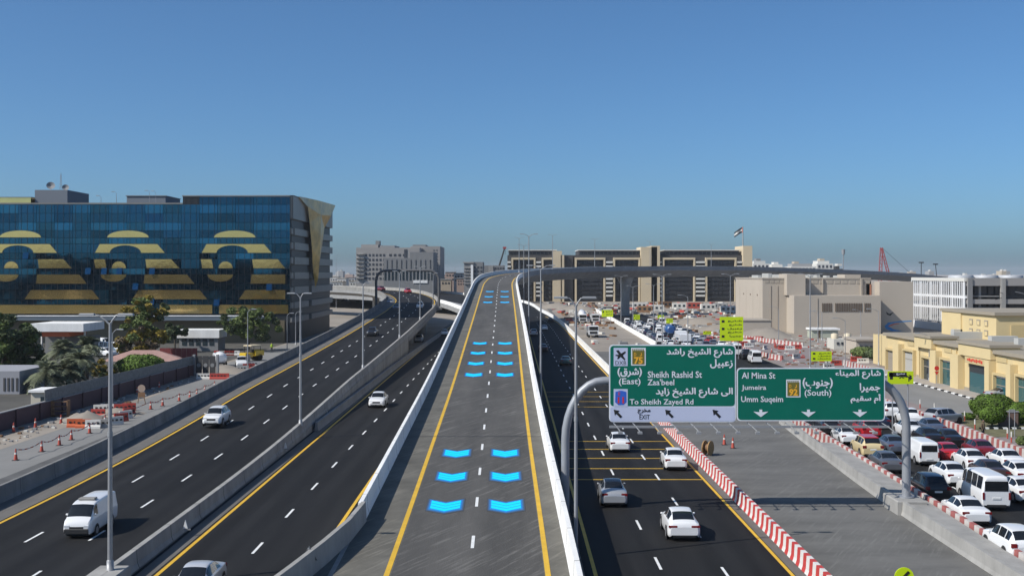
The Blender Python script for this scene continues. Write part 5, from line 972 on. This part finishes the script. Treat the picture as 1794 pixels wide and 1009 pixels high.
# ------------------------------------------------------------------ trees and planting
def leaf_mat(n, c): 
    m = mat(n, c, .7, var=.6, scale=1.6, spec=.2); return m
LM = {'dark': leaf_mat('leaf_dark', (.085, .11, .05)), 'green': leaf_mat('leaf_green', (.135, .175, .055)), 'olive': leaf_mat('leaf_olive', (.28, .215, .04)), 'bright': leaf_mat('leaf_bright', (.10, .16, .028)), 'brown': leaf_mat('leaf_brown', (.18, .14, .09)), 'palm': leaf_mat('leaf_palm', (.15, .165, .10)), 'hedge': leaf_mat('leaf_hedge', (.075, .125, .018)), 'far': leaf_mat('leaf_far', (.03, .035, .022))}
bark = mat('bark', (.10, .08, .06), .95, var=.3, scale=3, bump=.4)
def leaves(rng, clumps, size, n):
    m = MB(); c0 = np.array([c[:3] for c in clumps]); 
    for k in range(n):
        cx, cy, cz, r = clumps[rng.randrange(len(clumps))]
        d = Vector((rng.gauss(0, 1), rng.gauss(0, 1), rng.gauss(0, 1))).normalized()*r*(rng.random()**.45)
        p = Vector((cx, cy, cz)) + Vector((d.x, d.y, d.z*.75)); u = Vector((rng.gauss(0, 1), rng.gauss(0, 1), rng.gauss(0, .7))).normalized(); w = u.orthogonal().normalized(); w.rotate(Matrix.Rotation(rng.uniform(0, 6.28), 3, u)); s = size*rng.uniform(.6, 1.3)
        m.add([p-u*s, p+w*s*.45, p+u*s, p-w*s*.45], [(0, 1, 2, 3)])
    return m
def tree(name, label, x, y, h, crown, mats, seed, size=.3, n=5000, group=None, trunk=.22, bare=0):
    """crown = (centre z, half width, half depth, half height, number of clumps)"""
    rng = random.Random(seed); t = empty(name, (x, y, 0), 0, label, 'tree', group); cz, rx, ry, rz, nc = crown
    cl = []
    for k in range(nc):
        d = Vector((rng.gauss(0, 1), rng.gauss(0, 1), rng.gauss(0, 1))).normalized()*(rng.random()**.5); cl.append((d.x*rx*.95, d.y*ry*.95, cz+d.z*rz*.95, rng.uniform(.08, .24)*min(rx, rz)*1.3))
    tk = MB().tube([(0, 0, -.1), (.1*trunk, .05, h*.25), (.3*trunk, -.1, cz-rz*.4), (0, 0, cz+rz*.3)], [trunk, trunk*.8, trunk*.6, trunk*.2], 8).build('trunk', bark, t)
    for k in range(min(nc, 9)):
        c = cl[k]; MB().tube([(.2*trunk, 0, cz-rz*.5-.2*(k % 3)), (c[0]*.5, c[1]*.5, (cz-rz*.4+c[2])/2), (c[0], c[1], c[2])], [trunk*.4, trunk*.25, trunk*.08], 5).build('limb', bark, tk)
    ms = mats if isinstance(mats, (list, tuple)) else [mats]
    for i, mm in enumerate(ms):
        sub = cl[i::len(ms)] or cl; leaves(rng, sub, size, n//len(ms)).build('crown', LM[mm], t)
    return t
def tpx(name, label, px, pyc, rxp, ryp, Y, mats, seed, n=5000, size=.3, nc=34, **k):
    s = Y/FPX; return tree(name, label, sx(px, Y), Y, 4, (sz(pyc, Y), rxp*s, rxp*s*.9, ryp*s, nc), mats, seed, size, n, **k)
tpx('leafy_tree', 'large dark green tree at the left edge beside the palms', 4, 604, 66, 52, 168, ['dark', 'dark', 'green'], 1, 17000, .3, 70, trunk=.3)
tpx('leafy_tree', 'olive yellow tree in front of the glass building right of the tall lamp pole', 245, 588, 50, 34, 196, ['olive', 'olive', 'brown', 'green'], 2, 15000, .27, 60)
tpx('leafy_tree', 'green tree rising behind the olive yellow tree', 258, 546, 42, 34, 203, ['green', 'olive', 'dark'], 3, 11000, .27, 50)
tpx('leafy_tree', 'round green tree at the right end of the glass building', 436, 568, 58, 34, 226, ['green', 'dark', 'green'], 4, 16000, .3, 70)
tpx('leafy_tree', 'dark tree between the olive tree and the white site building', 306, 583, 28, 22, 222, ['dark'], 6, 5500, .3, 26)
tpx('leafy_tree', 'small dark tree behind the left palms', 62, 640, 40, 32, 172, ['dark', 'green'], 8, 7500, .28, 34)
tpx('leafy_tree', 'dark shrubby tree between the palms and the pavilion', 178, 648, 30, 20, 160, ['dark', 'olive'], 9, 6000, .25, 26)
tpx('leafy_tree', 'dark tree filling the gap behind the rear palms', 120, 655, 42, 24, 168, ['dark', 'dark'], 10, 8000, .28, 34)
def shrub(label, px, pyc, rxp, ryp, Y, m, seed, n=3500, size=.17, group='clipped shrubs', name='shrub'):
    rng = random.Random(seed); s = Y/FPX; rx, rz = rxp*s, ryp*s; t = empty(name, (sx(px, Y), Y, 0), 0, label, 'shrub', group); cz = max(sz(pyc, Y), rz*.8); mb = MB()
    for k in range(n):
        d = Vector((rng.gauss(0, 1), rng.gauss(0, 1), rng.gauss(0, 1))).normalized(); f = 1-.14*rng.random()**2+.05*math.sin(d.x*7+d.z*5)+.04*math.sin(d.y*11)
        p = Vector((d.x*rx*f, d.y*rx*.85*f, cz+d.z*rz*f))
        if p.z < .05: continue
        u = (d+Vector((rng.gauss(0, .5), rng.gauss(0, .5), rng.gauss(0, .5)))).normalized(); a = u.orthogonal().normalized(); a.rotate(Matrix.Rotation(rng.uniform(0, 6.28), 3, u)); c = u.cross(a); q = size*rng.uniform(.6, 1.2)
        mb.add([p-a*q, p-c*q*.6, p+a*q, p+c*q*.6], [(0, 1, 2, 3)])
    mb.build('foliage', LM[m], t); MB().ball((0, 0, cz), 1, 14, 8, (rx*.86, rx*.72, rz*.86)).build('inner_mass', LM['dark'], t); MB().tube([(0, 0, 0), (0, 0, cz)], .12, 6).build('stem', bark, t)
shrub('bright green round bush over the maroon wall', 246, 641, 41, 20, 166, 'bright', 21, 4500, .2)
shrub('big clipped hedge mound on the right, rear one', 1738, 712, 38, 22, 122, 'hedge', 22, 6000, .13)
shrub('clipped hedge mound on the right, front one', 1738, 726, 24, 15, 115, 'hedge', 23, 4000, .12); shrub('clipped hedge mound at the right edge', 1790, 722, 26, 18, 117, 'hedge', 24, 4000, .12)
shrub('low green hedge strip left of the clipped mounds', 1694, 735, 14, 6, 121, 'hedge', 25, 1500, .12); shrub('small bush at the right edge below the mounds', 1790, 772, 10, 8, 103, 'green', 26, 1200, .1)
shrub('long dark hedge left of the yellow shops', 1512, 617, 22, 9, 207, 'green', 27, 3000, .2); shrub('second dark hedge close to the yellow corner', 1530, 620, 14, 8, 203, 'dark', 28, 2000, .2)
def palm(label, px, py, Y, seed, fl=2.6):
    rng = random.Random(seed); x = sx(px, Y); zc = sz(py, Y); t = empty('palm_tree', (x, Y, 0), 0, label, 'palm tree', 'palms behind the maroon wall')
    MB().tube([(0, 0, 0), (.1, 0, zc*.5), (.05, .05, zc)], [.28, .22, .2], 9).build('trunk', bark, t)
    for k in range(46):
        a = 2*math.pi*k/46*5.3+rng.uniform(-.2, .2); el = R(rng.uniform(-25, 78)); L = fl*rng.uniform(.85, 1.15); pts = []; m = MB(); d = Vector((math.cos(a), math.sin(a), 0))
        for i in range(8):
            f = i/7; pts.append(Vector((.05, .05, zc)) + d*L*f*math.cos(el)*(1-.1*f) + Vector((0, 0, L*(f*math.sin(el)-.55*f*f))))
        sd = Vector((-d.y, d.x, 0))
        for i in range(1, 8):
            p = pts[i]; tn = (pts[i]-pts[i-1]).normalized(); w = L*.34*math.sin(math.pi*(i+.6)/8.2)+.05
            for s in (-1, 1):
                for q in (0, .5):
                    b0 = p-tn*L/7*q; m.add([b0-tn*.11, b0+tn*.11, b0+(sd*s*.8+tn*.55)*w+Vector((0, 0, -.22*w))], [(0, 1, 2)])
        m.tube(pts, [.04-.004*i for i in range(8)], 4, cap=False); m.build('frond', LM['palm'], t)
for px, py, Y, lb in ((80, 652, 148, 'front left palm over the maroon wall'), (138, 630, 152, 'right palm over the maroon wall, beside the tall lamp pole'), (108, 612, 160, 'rear left palm behind the maroon wall'), (152, 606, 163, 'rear right palm behind the maroon wall'), (118, 648, 150, 'low middle palm over the maroon wall')): palm(lb, px, py, Y, int(px), 3.0)
sheet('unseen_dark_ground', [(-420, -160), (-49.2, -160), (-49.2, 59.9), (-160, 59.9), (-160, 250), (-420, 250)], -0.016, mat('unseen_ground', (.03, .04, .018), .95, var=.3, scale=.1))  # unseen dark ground, added so the lower gold panels reflect less light
# row of big trees across the road behind the camera: they show as the dark lower half of the mirror glass
t0 = tree('street_tree', 'big tree seen as a dark reflection in the glass facade', -100, -45, 10, (12.5, 12, 8, 10.5, 60), ['far'], 77, 1.2, 6500, 'trees mirrored in the glass facade', .5)
for k in range(17):
    c = copy_tree(t0); c.location = (-275+k*11.5+random.uniform(-3, 3), -45+random.uniform(-14, 14), 0); c.rotation_euler = (0, 0, k*1.9); f = random.uniform(.8, 1.15); c.scale = (1.1, 1.1, f)
t0.location.x = -288
# ------------------------------------------------------------------ left roadside
vl = empty('villa', (0, 0, 0), 0, 'grey villa wall with dark slit windows at the left edge under the tree', 'building'); Y = 146
bx(vl, 'wall', sx(-60, Y), sx(34, Y), Y, Y+10, 0, sz(650, Y), mat('villa_grey', (.3, .3, .32), .8)); 
for px in (6, 13, 20, 28): bx(vl, 'slit_window', sx(px, Y), sx(px+3.5, Y), Y-.05, Y+.05, .4, sz(662, Y), dk)
cone_m = mat('cone_red', (.42, .07, .045), .6); cone_me = MB().tube([(0, 0, .04), (0, 0, .3), (0, 0, .95)], [.17, .13, .05], 10).mesh('cone_body', cone_m); base_me = MB().chbox(-.24, .24, -.24, .24, 0, .05, .015).mesh('cone_base', trim); ring_me = MB().tube([(0, 0, .5), (0, 0, .7)], [.108, .08], 10).mesh('reflective_ring', wht)
def cone(px, py, label):
    t = empty('traffic_cone', at(px, py, -.02), 0, label, 'traffic cone', 'red traffic cones'); link('cone_body', cone_me, t); link('cone_base', base_me, t); link('reflective_ring', ring_me, t); return t
row1 = [(27.6, 806), (73, 791), (104, 780), (125, 770.5), (157, 759), (184, 742), (264, 717), (285, 711), (314, 702.5), (332.6, 698), (345, 693.7), (359, 687), (376, 679.6)]
row2 = [(24, 757), (62, 749), (107, 742), (279, 681), (240, 690)]
cs = [cone(px, py, 'red cone on the service street, %s from the left in the outer row' % ORD[i+1]) for i, (px, py) in enumerate(row1)]
c2 = [cone(px, py, 'red cone by the maroon wall, %s in the inner row' % ORD[i+1]) for i, (px, py) in enumerate(row2)]
tape_w = mat('tape_white', (.6, .5, .48), .6)
def tape(a, c, label, sag=.25, n=9):
    t = empty('warning_tape', a.location, 0, label, 'tape', 'red and white tapes'); d = c.location-a.location
    for i in range(n):
        f0, f1 = i/n, (i+1)/n; z = lambda f: .9-sag*4*f*(1-f)
        MB().add([(d.x*f0, d.y*f0, z(f0)-.05), (d.x*f1, d.y*f1, z(f1)-.05), (d.x*f1, d.y*f1, z(f1)+.05), (d.x*f0, d.y*f0, z(f0)+.05)], [(0, 1, 2, 3)]).build('tape_piece', cone_m if i % 2 else tape_w, t)
for i in range(len(cs)-1): tape(cs[i], cs[i+1], 'red and white tape strung right after the %s cone of the outer row' % ORD[i+1])
plast = {'orange': mat('plastic_orange', (.55, .11, .03), .5), 'red': mat('plastic_red', (.42, .05, .035), .5), 'white': mat('plastic_white', (.62, .6, .56), .5), 'grey': concrete}
def water_barrier(px, py, col, rz, label, l=1.6):
    t = empty('water_barrier', at(px, py, -.02), R(rz), label, 'barrier', 'plastic roadworks barriers'); h = .85
    sec = [(-.25, 0), (.25, 0), (.22, .2), (.1, .35), (.08, h), (-.08, h), (-.1, .35), (-.22, .2)]
    v = [(-l/2, u, z) for u, z in sec]+[(l/2, u, z) for u, z in sec]; MB().add(v, [tuple(range(8)), tuple(reversed(range(8, 16)))]+[(j, j+8, (j+1) % 8+8, (j+1) % 8) for j in range(8)]).build('shell', plast[col], t)
    for k in range(3): MB().box(-l/2+.22+k*.46, -l/2+.46+k*.46, -.135, .135, .42, .6).build('grip_slot', trim, t)
for px, py, cl, rz, lb in ((131, 748, 'orange', 8, 'orange plastic barrier left of the sand pile'), (146, 749, 'orange', 6, 'second orange plastic barrier in front of the sand pile'), (163, 750, 'white', 5, 'white plastic barrier in front of the sand pile'), (180, 749, 'grey', 8, 'grey barrier block by the tall lamp pole'), (203, 744, 'white', 40, 'white barrier right of the tall lamp pole, first'), (212, 738, 'red', 45, 'red barrier right of the tall lamp pole, second'), (220, 733, 'white', 50, 'white barrier right of the tall lamp pole, third'), (226, 728, 'red', 55, 'red barrier right of the tall lamp pole, last'),
    (176, 722, 'white', 5, 'white barrier behind the sand pile'), (188, 721, 'white', 5, 'second white barrier behind the sand pile'), (212, 721, 'red', 10, 'red barrier beside the round road sign'), (226, 719, 'red', 10, 'second red barrier beside the round road sign'), (172, 730, 'red', 4, 'red barrier lying behind the sand pile'),
    (356, 664, 'white', 4, 'white barrier across the far end of the service street, left'), (367, 664, 'white', 4, 'white barrier across the far end of the service street, middle'), (379, 664, 'red', 4, 'red barrier across the far end of the service street'), (390, 664, 'red', 4, 'second red barrier across the far end of the service street'), (384, 622, 'red', 0, 'red barrier in front of the dark gate, left'), (393, 622, 'white', 0, 'white barrier in front of the dark gate, middle'), (402, 622, 'red', 0, 'red barrier in front of the dark gate, right'), (411, 622, 'white', 0, 'last white barrier in front of the dark gate'), (425, 650, 'white', 20, 'white barrier beside the white pickup'), (436, 646, 'red', 20, 'red barrier beside the white pickup'), (445, 642, 'white', 20, 'last white barrier near the roller')):
    water_barrier(px, py, cl, rz, lb, 1.5 if py > 690 else 1.9)
def mound(label, px, py, w, h, seed, m=None, kind=None, name='sand_pile', d=1.0):
    rng = random.Random(seed); p = at(px, py, -.02); t = MB(); n = 12; v = []; 
    for i in range(n+1):
        for j in range(n+1):
            u, q = i/n*2-1, j/n*2-1; r = min(1, math.hypot(u, q)); v.append((u*w/2, q*w/2*d, h*max(0, 1-r**1.6)*(.75+.5*rng.random()) - .02))
    t.add(v, [(i*(n+1)+j, (i+1)*(n+1)+j, (i+1)*(n+1)+j+1, i*(n+1)+j+1) for i in range(n) for j in range(n)], True); o = t.build(name, m or sand); o.location = p; tag(o, label, 'sand pile', 'sand piles'); return o
mound('pale sand pile behind the orange barriers on the left', 150, 738, 5.5, 1.0, 1); mound('sand pile at the far end of the service street', 395, 652, 8, 1.0, 2); mound('low sand pile under the white barriers left', 205, 726, 6, .7, 3)
for i, (px, py, w, h, lb) in enumerate(((1340, 590, 14, 2.2, 'sand heap in front of the low cream wall'), (1310, 580, 12, 1.8, 'sand heap left of the low cream wall'), (1255, 580, 14, 1.6, 'sand heap behind the big yellow sign'), (1225, 568, 16, 2, 'sand heap right of the flyover pier'), (1010, 545, 20, 2.5, 'sand heap under the start of the flyover'), (975, 540, 16, 2.2, 'sand heap beside the far road under the flyover'))): mound(lb, px, py, w, h, 30+i)
cr = empty('wooden_rack', at(106, 729), 0, 'brown wooden rack standing by the maroon wall', 'rack'); wood = mat('wood', (.2, .11, .055), .8, var=.2, scale=2)
for z in (.05, .55, 1.05, 1.55): MB().box(-.85, .85, -.35, .35, z, z+.08).build('shelf', wood, cr)
for x in (-.85, .85): MB().box(x-.06, x+.06, -.38, .38, 0, 1.75).build('side_board', wood, cr)
rs = empty('round_sign', at(248, 706), 0, 'round road sign on a brown stand on the service street', 'sign'); MB().tube([(-.45, 0, 0), (-.2, 0, 1.3)], .05, 6).build('stand_leg', wood, rs); MB().tube([(.45, 0, 0), (.2, 0, 1.3)], .05, 6).build('stand_leg', wood, rs); MB().box(-.42, .42, -.04, .04, .7, 1.3).build('stand_board', wood, rs); MB().tube([(0, -.03, 1.75), (0, .03, 1.75)], .45, 20).build('disc', mat('disc_tan', (.35, .26, .2), .6), rs)
# yellow road roller
ro = empty('road_roller', at(440, 632), R(-35), 'yellow road roller with a beige canopy near the highway barrier', 'roller'); pm = PAINT['yellow']
MB().tube([(-.9, -1.5, .6), (.9, -1.5, .6)], .6, 18).build('front_drum', steel, ro); MB().tube([(-.9, 1.3, .6), (.9, 1.3, .6)], .6, 18).build('rear_wheel', tyre_m, ro); MB().chbox(-.9, .9, .2, 2.2, .9, 1.9, .15).build('engine_cover', pm, ro); MB().chbox(-.8, .8, -2.0, -.3, .75, 1.5, .12).build('front_frame', pm, ro); MB().chbox(-1.0, 1.0, -.9, 1.5, 2.6, 2.8, .06).build('canopy', mat('canopy_beige', (.5, .42, .28), .7), ro); MB().chbox(-.5, .5, -.3, .3, 1.5, 2.0, .1).build('seat', trim, ro)
for x in (-.85, .85):
    for y in (-.8, 1.4): MB().tube([(x, y, 1.4), (x, y, 2.6)], .05, 6).build('canopy_post', trim, ro)
put('pickup', 'white', 416, 644, 'white pickup parked beside the yellow roller', away=False, far=True, front=True, turn=15)
for px, py, lb, kd in ((188, 622, 'white minibus behind the palms', 'minibus'), (176, 626, 'white car in front of the minibus behind the palms', 'suv'), (170, 610, 'white van behind the palms by the canopy', 'van')): put(kd, 'white', px, py, lb, away=False, far=True, turn=70)
rf_ = empty('red_fence', (0, 0, 0), 0, 'dark red site hoarding in front of the white site building', 'fence'); 
for k in range(7): bx(rf_, 'panel', sx(280+k*9.4, 205), sx(289+k*9.4, 205), 205, 205.08, 0, 2.0, mat('hoarding', (.2, .035, .035), .7))
gt = empty('dark_gate', (0, 0, 0), 0, 'dark patterned metal gate at the end of the maroon wall', 'gate'); Y = 172
for k in range(3):
    bx(gt, 'gate_leaf', sx(343+k*12, Y), sx(353.5+k*12, Y), Y, Y+.1, .1, 3.0, dk); MB().tube([(sx(348+k*12, Y), Y-.03, 1.6), (sx(348+k*12, Y), Y, 1.6)], .3, 12).build('gate_ornament', concrete_grey, gt)
bx(gt, 'gate_post', sx(338, Y), sx(342, Y), Y-.2, Y+.3, 0, 3.2, concrete_grey); bx(gt, 'gate_post', sx(379, Y), sx(383, Y), Y-.2, Y+.3, 0, 3.2, concrete_grey)
wt = empty('white_tank_truck', at(386, 642), R(20), 'white round-backed tank vehicle in front of the dark gate', 'vehicle'); MB().tube([(0, -1.6, 1.5), (0, -1.4, 1.5), (0, 1.4, 1.5), (0, 1.7, 1.5)], [.5, .95, .95, .4], 16).build('tank', PAINT['white'], wt); MB().box(-.5, .5, -1.6, 2.8, .5, .75).build('chassis', trim, wt); MB().chbox(-.95, .95, 1.9, 3.2, .5, 2.1, .15).build('cab', PAINT['white'], wt)
for y in (-.9, 2.4):
    for x in (-.85, .85): MB().tube([(x-.12, y, .42), (x+.12, y, .42)], .42, 14).build('wheel', tyre_m, wt)
# ------------------------------------------------------------------ people
def person(px, py, label, shirt, legs, pose=0.0, y=None):
    p = at(px, py); t = empty('person', p, pose, label, 'person'); sk = [(0, 0, .95), (0, 0, 1.2), (0, 0, 1.42), (0, -.02, 1.55), (0, -.03, 1.68)]
    body = MB(); skin = mat('skin', (.28, .17, .11), .6)
    m = MB().tube([(0, 0, .86), (0, 0, 1.05), (0, 0, 1.32), (0, 0, 1.46), (0, 0, 1.52)], [.15, .16, .2, .13, .06], 10)
    for s in (-1, 1): m.tube([(s*.19, 0, 1.42), (s*.26, .02, 1.15), (s*.27, -.08, .9)], [.065, .052, .04], 7)
    m.build('shirt', shirt, t)
    l = MB()
    for s in (-1, 1): l.tube([(s*.09, 0, .92), (s*.1, -.03*s, .5), (s*.1, .05*s, .08), (s*.1, -.1, .04)], [.1, .075, .055, .05], 8)
    l.build('trousers', legs, t); MB().ball((0, -.02, 1.65), .115, 10, 8, (.9, 1, 1.15)).build('head', skin, t); MB().ball((0, .01, 1.69), .118, 10, 6, (.95, 1.02, .95)).build('hair', black, t)
    for s in (-1, 1): MB().ball((s*.27, -.1, .85), .05, 6, 5, (.8, .9, 1.4)).build('hand', skin, t)
person(476, 616, 'worker in a bright vest standing near the glass building', mat('vest', (.35, .5, .03), .7), trim); person(1722, 768, 'person in brown clothes walking beside the far striped barrier', mat('cloth_brown', (.12, .085, .05), .8), trim, R(40))
# ------------------------------------------------------------------ right side details
kb = empty('kerb', (0, 0, 0), 0, 'black and white painted kerb in front of the yellow shops', 'kerb')
for k in range(40): bx(kb, 'kerb_stone', 56.6, 56.95, 128+k*1.2, 129.18+k*1.2, -.02, .13, paint_white if k % 2 else black)
kb2 = empty('kerb', (0, 0, 0), 0, 'black and white painted kerb around the hedge mounds', 'kerb')
for k in range(16): p = at(1716+k*8, 751); bx(kb2, 'kerb_stone', p.x, p.x+.9*.5+.02, p.y-.15, p.y+.15, -.02, .14, paint_white if k % 2 else black)
sheet('shop_street', [(47.5, 126), (56.5, 126), (56.5, 200), (50, 200)], -0.014, street); sheet('shop_pavement', [(57, 126), (60, 126), (60, 190), (57, 190)], 0.1, mat('pinkish', (.34, .3, .26), .9, var=.1, scale=1)); sheet('planting_bed', [(45.5, 108), (58, 108), (58, 124), (47, 124)], -0.008, mat('soil', (.13, .12, .06), .95, var=.4, scale=.6))
bw = empty('planter_wall', (0, 0, 0), 0, 'low brown wall in front of the right hedge mound', 'wall'); p = at(1772, 746); bx(bw, 'wall', sx(1750, p.y), sx(1784, p.y), p.y, p.y+.3, 0, 1.4, mat('brick_brown', (.16, .1, .08), .85)); bx(bw, 'coping', sx(1749, p.y), sx(1785, p.y), p.y-.05, p.y+.35, 1.4, 1.5, concrete_grey)
for i, (px, py) in enumerate(((1612, 715), (1637, 722), (1660, 730), (1690, 737), (1708, 752), (1772, 775), (1765, 768))):
    t = empty('delineator_post', at(px, py), 0, 'red and white delineator post beside the far striped barrier, %s from the left' % ORD[i+1], 'post', 'delineator posts'); MB().tube([(0, 0, 0), (0, 0, .5)], .07, 8).build('red_half', cone_m, t); MB().tube([(0, 0, .5), (0, 0, 1.0)], .07, 8).build('white_half', wht, t)
put('suv', 'silver', 1668, 747, 'small silver covered vehicle beside the far striped barrier', far=True, turn=-60)
ns = empty('no_entry_sign', at(1641, 674), 0, 'two small red signs on a pole in front of the yellow shops', 'sign'); MB().tube([(0, 0, 0), (0, 0, 2.6)], .04, 6).build('pole', steel, ns); MB().tube([(0, -.05, 2.3), (0, -.02, 2.3)], .32, 16).build('red_disc', s_rd, ns); MB().prism([(-.3, 1.85), (0, 1.35), (.3, 1.85)], -.05, -.02).build('red_triangle', s_rd, ns)
reel = empty('cable_reel', at(1240, 797), R(55), 'brown wooden cable reel beside the striped barrier on the unfinished road', 'cable reel'); wood2 = mat('reel_wood', (.34, .2, .08), .8, var=.2, scale=2); MB().tube([(0, -.3, .62), (0, -.22, .62)], .62, 20).build('flange', wood2, reel); MB().tube([(0, .22, .62), (0, .3, .62)], .62, 20).build('flange', wood2, reel); MB().tube([(0, -.22, .62), (0, .22, .62)], .34, 16).build('drum', wood, reel)
cone(1269, 779, 'red cone on the unfinished road right of the cable reel'); cone(1284, 785, 'second red cone on the unfinished road right of the cable reel')
bench = empty('sign_posts', at(1773, 765), 0, 'pair of thin bare posts at the right edge by the hedge', 'posts'); MB().tube([(-.25, 0, 0), (-.25, 0, 2.6)], .04, 6).build('post', steel, bench); MB().tube([(.25, 0, 0), (.25, 0, 2.6)], .04, 6).build('post', steel, bench); MB().box(-.3, .3, -.02, .02, 2.3, 2.6).build('plate', concrete_grey, bench)
# barrier lamps on the median
for i, (px, py) in enumerate(((325, 925), (500, 785), (573, 727))):
    p = at(px, py, .45); t = empty('barrier_reflector', p, 0, 'pale triangular reflector fixed to the median barrier, %s from the front' % ORD[i+1], 'reflector', 'barrier reflectors'); MB().prism([(-.14, 0), (.14, 0), (0, .5)], -.05, .05).build('plate', concrete_white, t); MB().box(-.05, .3, -.04, .04, -.1, -.02).build('bracket', steel, t)
tag(two_edge('sandy_track', lambda y: 15.6, lambda y: jl(y)-.4, -0.006, sand) if False else MB().add([(15.6, 225, -.006), (jl(225)-.5, 225, -.006), (jl(460), 460, -.006), (16, 460, -.006)], [(0, 1, 2, 3)]).build('sandy_track', sand), kind='structure')
for i, (px, py, cl_, rz) in enumerate(((1300, 606, 'red', 10), (1312, 608, 'white', 12), (1372, 612, 'red', 0), (1384, 613, 'white', 5), (1396, 611, 'red', 0), (1452, 646, 'white', 20), (1465, 640, 'red', 15), (1395, 628, 'white', 40), (1340, 612, 'white', 60), (1358, 606, 'red', 80), (1500, 633, 'red', 5), (1512, 636, 'white', 5))): water_barrier(px, py, cl_, rz, cl_ + ' barrier on the site left of the yellow shops, %s counted from the far left' % ORD[i+1], 2.0)
for i, (px, py) in enumerate(((1335, 600), (1352, 617), (1375, 605), (1402, 619), (1446, 606), (1458, 621), (1492, 628))): cone(px, py, 'red cone on the site left of the yellow shops, %s from the left' % ORD[i+1])
# clutter of the building site: nobody could count it
rng = random.Random(99); mcl = [MB() for _ in range(4)]
for k in range(1500):
    py = rng.uniform(531, 606); px = rng.uniform(955, 1330); p = at(px, py)
    if -12 < p.x < 17.5 or (jl(p.y)-2.5 < p.x < jl(p.y)+16 and p.y < 420): continue
    if p.y > 605: continue
    if p.x < jl(p.y) and p.y < 330 and rng.random() < .85: continue
    s = rng.uniform(.15, .6)*(1+p.y/500); m = mcl[rng.choice([0, 0, 1, 1, 2, 3])]; a = rng.uniform(0, 3.1); w, d, h = s*rng.uniform(.4, 1.8), s*rng.uniform(.3, 1), s*rng.uniform(.2, .9)
    ca, sa = math.cos(a), math.sin(a); v = [(p.x+ca*x-sa*y, p.y+sa*x+ca*y, z) for z in (-.03, h) for x, y in ((-w, -d), (w, -d), (w, d), (-w, d))]
    m.add(v, [(3, 2, 1, 0), (4, 5, 6, 7), (0, 1, 5, 4), (1, 2, 6, 5), (2, 3, 7, 6), (3, 0, 4, 7)])
for k in range(330):
    py = rng.uniform(588, 640); px = rng.uniform(1292, 1500); p = at(px, py)
    if p.x < jl(p.y)+16: continue
    s = rng.uniform(.1, .4); m = mcl[rng.choice([0, 1, 1, 2, 2, 3])]; w, d, h = s*rng.uniform(.4, 1.8), s*rng.uniform(.3, 1), s*rng.uniform(.2, .9)
    m.box(p.x-w, p.x+w, p.y-d, p.y+d, -.03, h)
for k in range(260):
    p = Vector((rng.uniform(-48.8, -45.6), rng.uniform(60, 170), 0)); s = rng.uniform(.05, .28); m = mcl[rng.choice([1, 2, 2, 0])]; m.box(p.x-s, p.x+s*.6, p.y-s*.5, p.y+s, -.03, s*.7)
for m, cl, nm in zip(mcl, (wht, wood, concrete_grey, plast['red']), ('pale', 'brown', 'grey', 'red')): tag(m.build('site_clutter', cl), nm + ' building material scattered over the site under the flyover', 'clutter', kind='stuff')
for i in range(9):
    px = [1120, 1165, 1190, 1215, 1240, 1262, 1150, 1130, 1275][i]; py = [540, 538, 541, 540, 543, 541, 545, 547, 547][i]; p = at(px, py); t = empty('site_container', p, R(rng.uniform(-15, 15)), '%s site container under the flyover, %s of the scattered row' % (['white', 'brown', 'white', 'rust', 'white', 'grey', 'white', 'brown', 'white'][i], ORD[i+1]), 'container', 'site containers'); cm = [wht, wood, wht, cone_m, wht, concrete_grey, wht, wood, wht][i]
    MB().chbox(-3, 3, -1.2, 1.2, 0, 2.5, .05).build('shell', cm, t)
    for k in range(3): MB().box(-2.4+k*1.9, -1.4+k*1.9, -1.24, -1.18, .9, 1.8).build('window', dglass, t)
for i, (px, py) in enumerate(((592, 515), (604, 511), (615, 513), (628, 508), (600, 519), (640, 515), (585, 508))):
    p = at(px, py+8); car('suv', ['white', 'silver', 'white', 'grey', 'white', 'white', 'red'][i], p, R(80), '%s car parked under the left viaduct, %s from the glass building' % (['white', 'silver', 'white', 'grey', 'white', 'white', 'red'][i], ORD[i+1]), 'cars under the left viaduct', far=True)
# ------------------------------------------------------------------ the hazy air
hz = MB().box(-5000, 5000, -700, 7000, -2, 46).build('haze', None); tag(hz, 'thin pale heat haze over the city', 'haze', kind='stuff')
hm = bpy.data.materials.new('haze'); hm.use_nodes = True; N = hm.node_tree.nodes; N.remove(N['Principled BSDF']); pv = N.new('ShaderNodeVolumePrincipled'); pv.inputs['Color'].default_value = (0.93, 0.95, 1.0, 1); pv.inputs['Density'].default_value = 0.00008; pv.inputs['Anisotropy'].default_value = 0.0
hm.node_tree.links.new(pv.outputs[0], N['Material Output'].inputs['Volume']); hz.data.materials.append(hm)
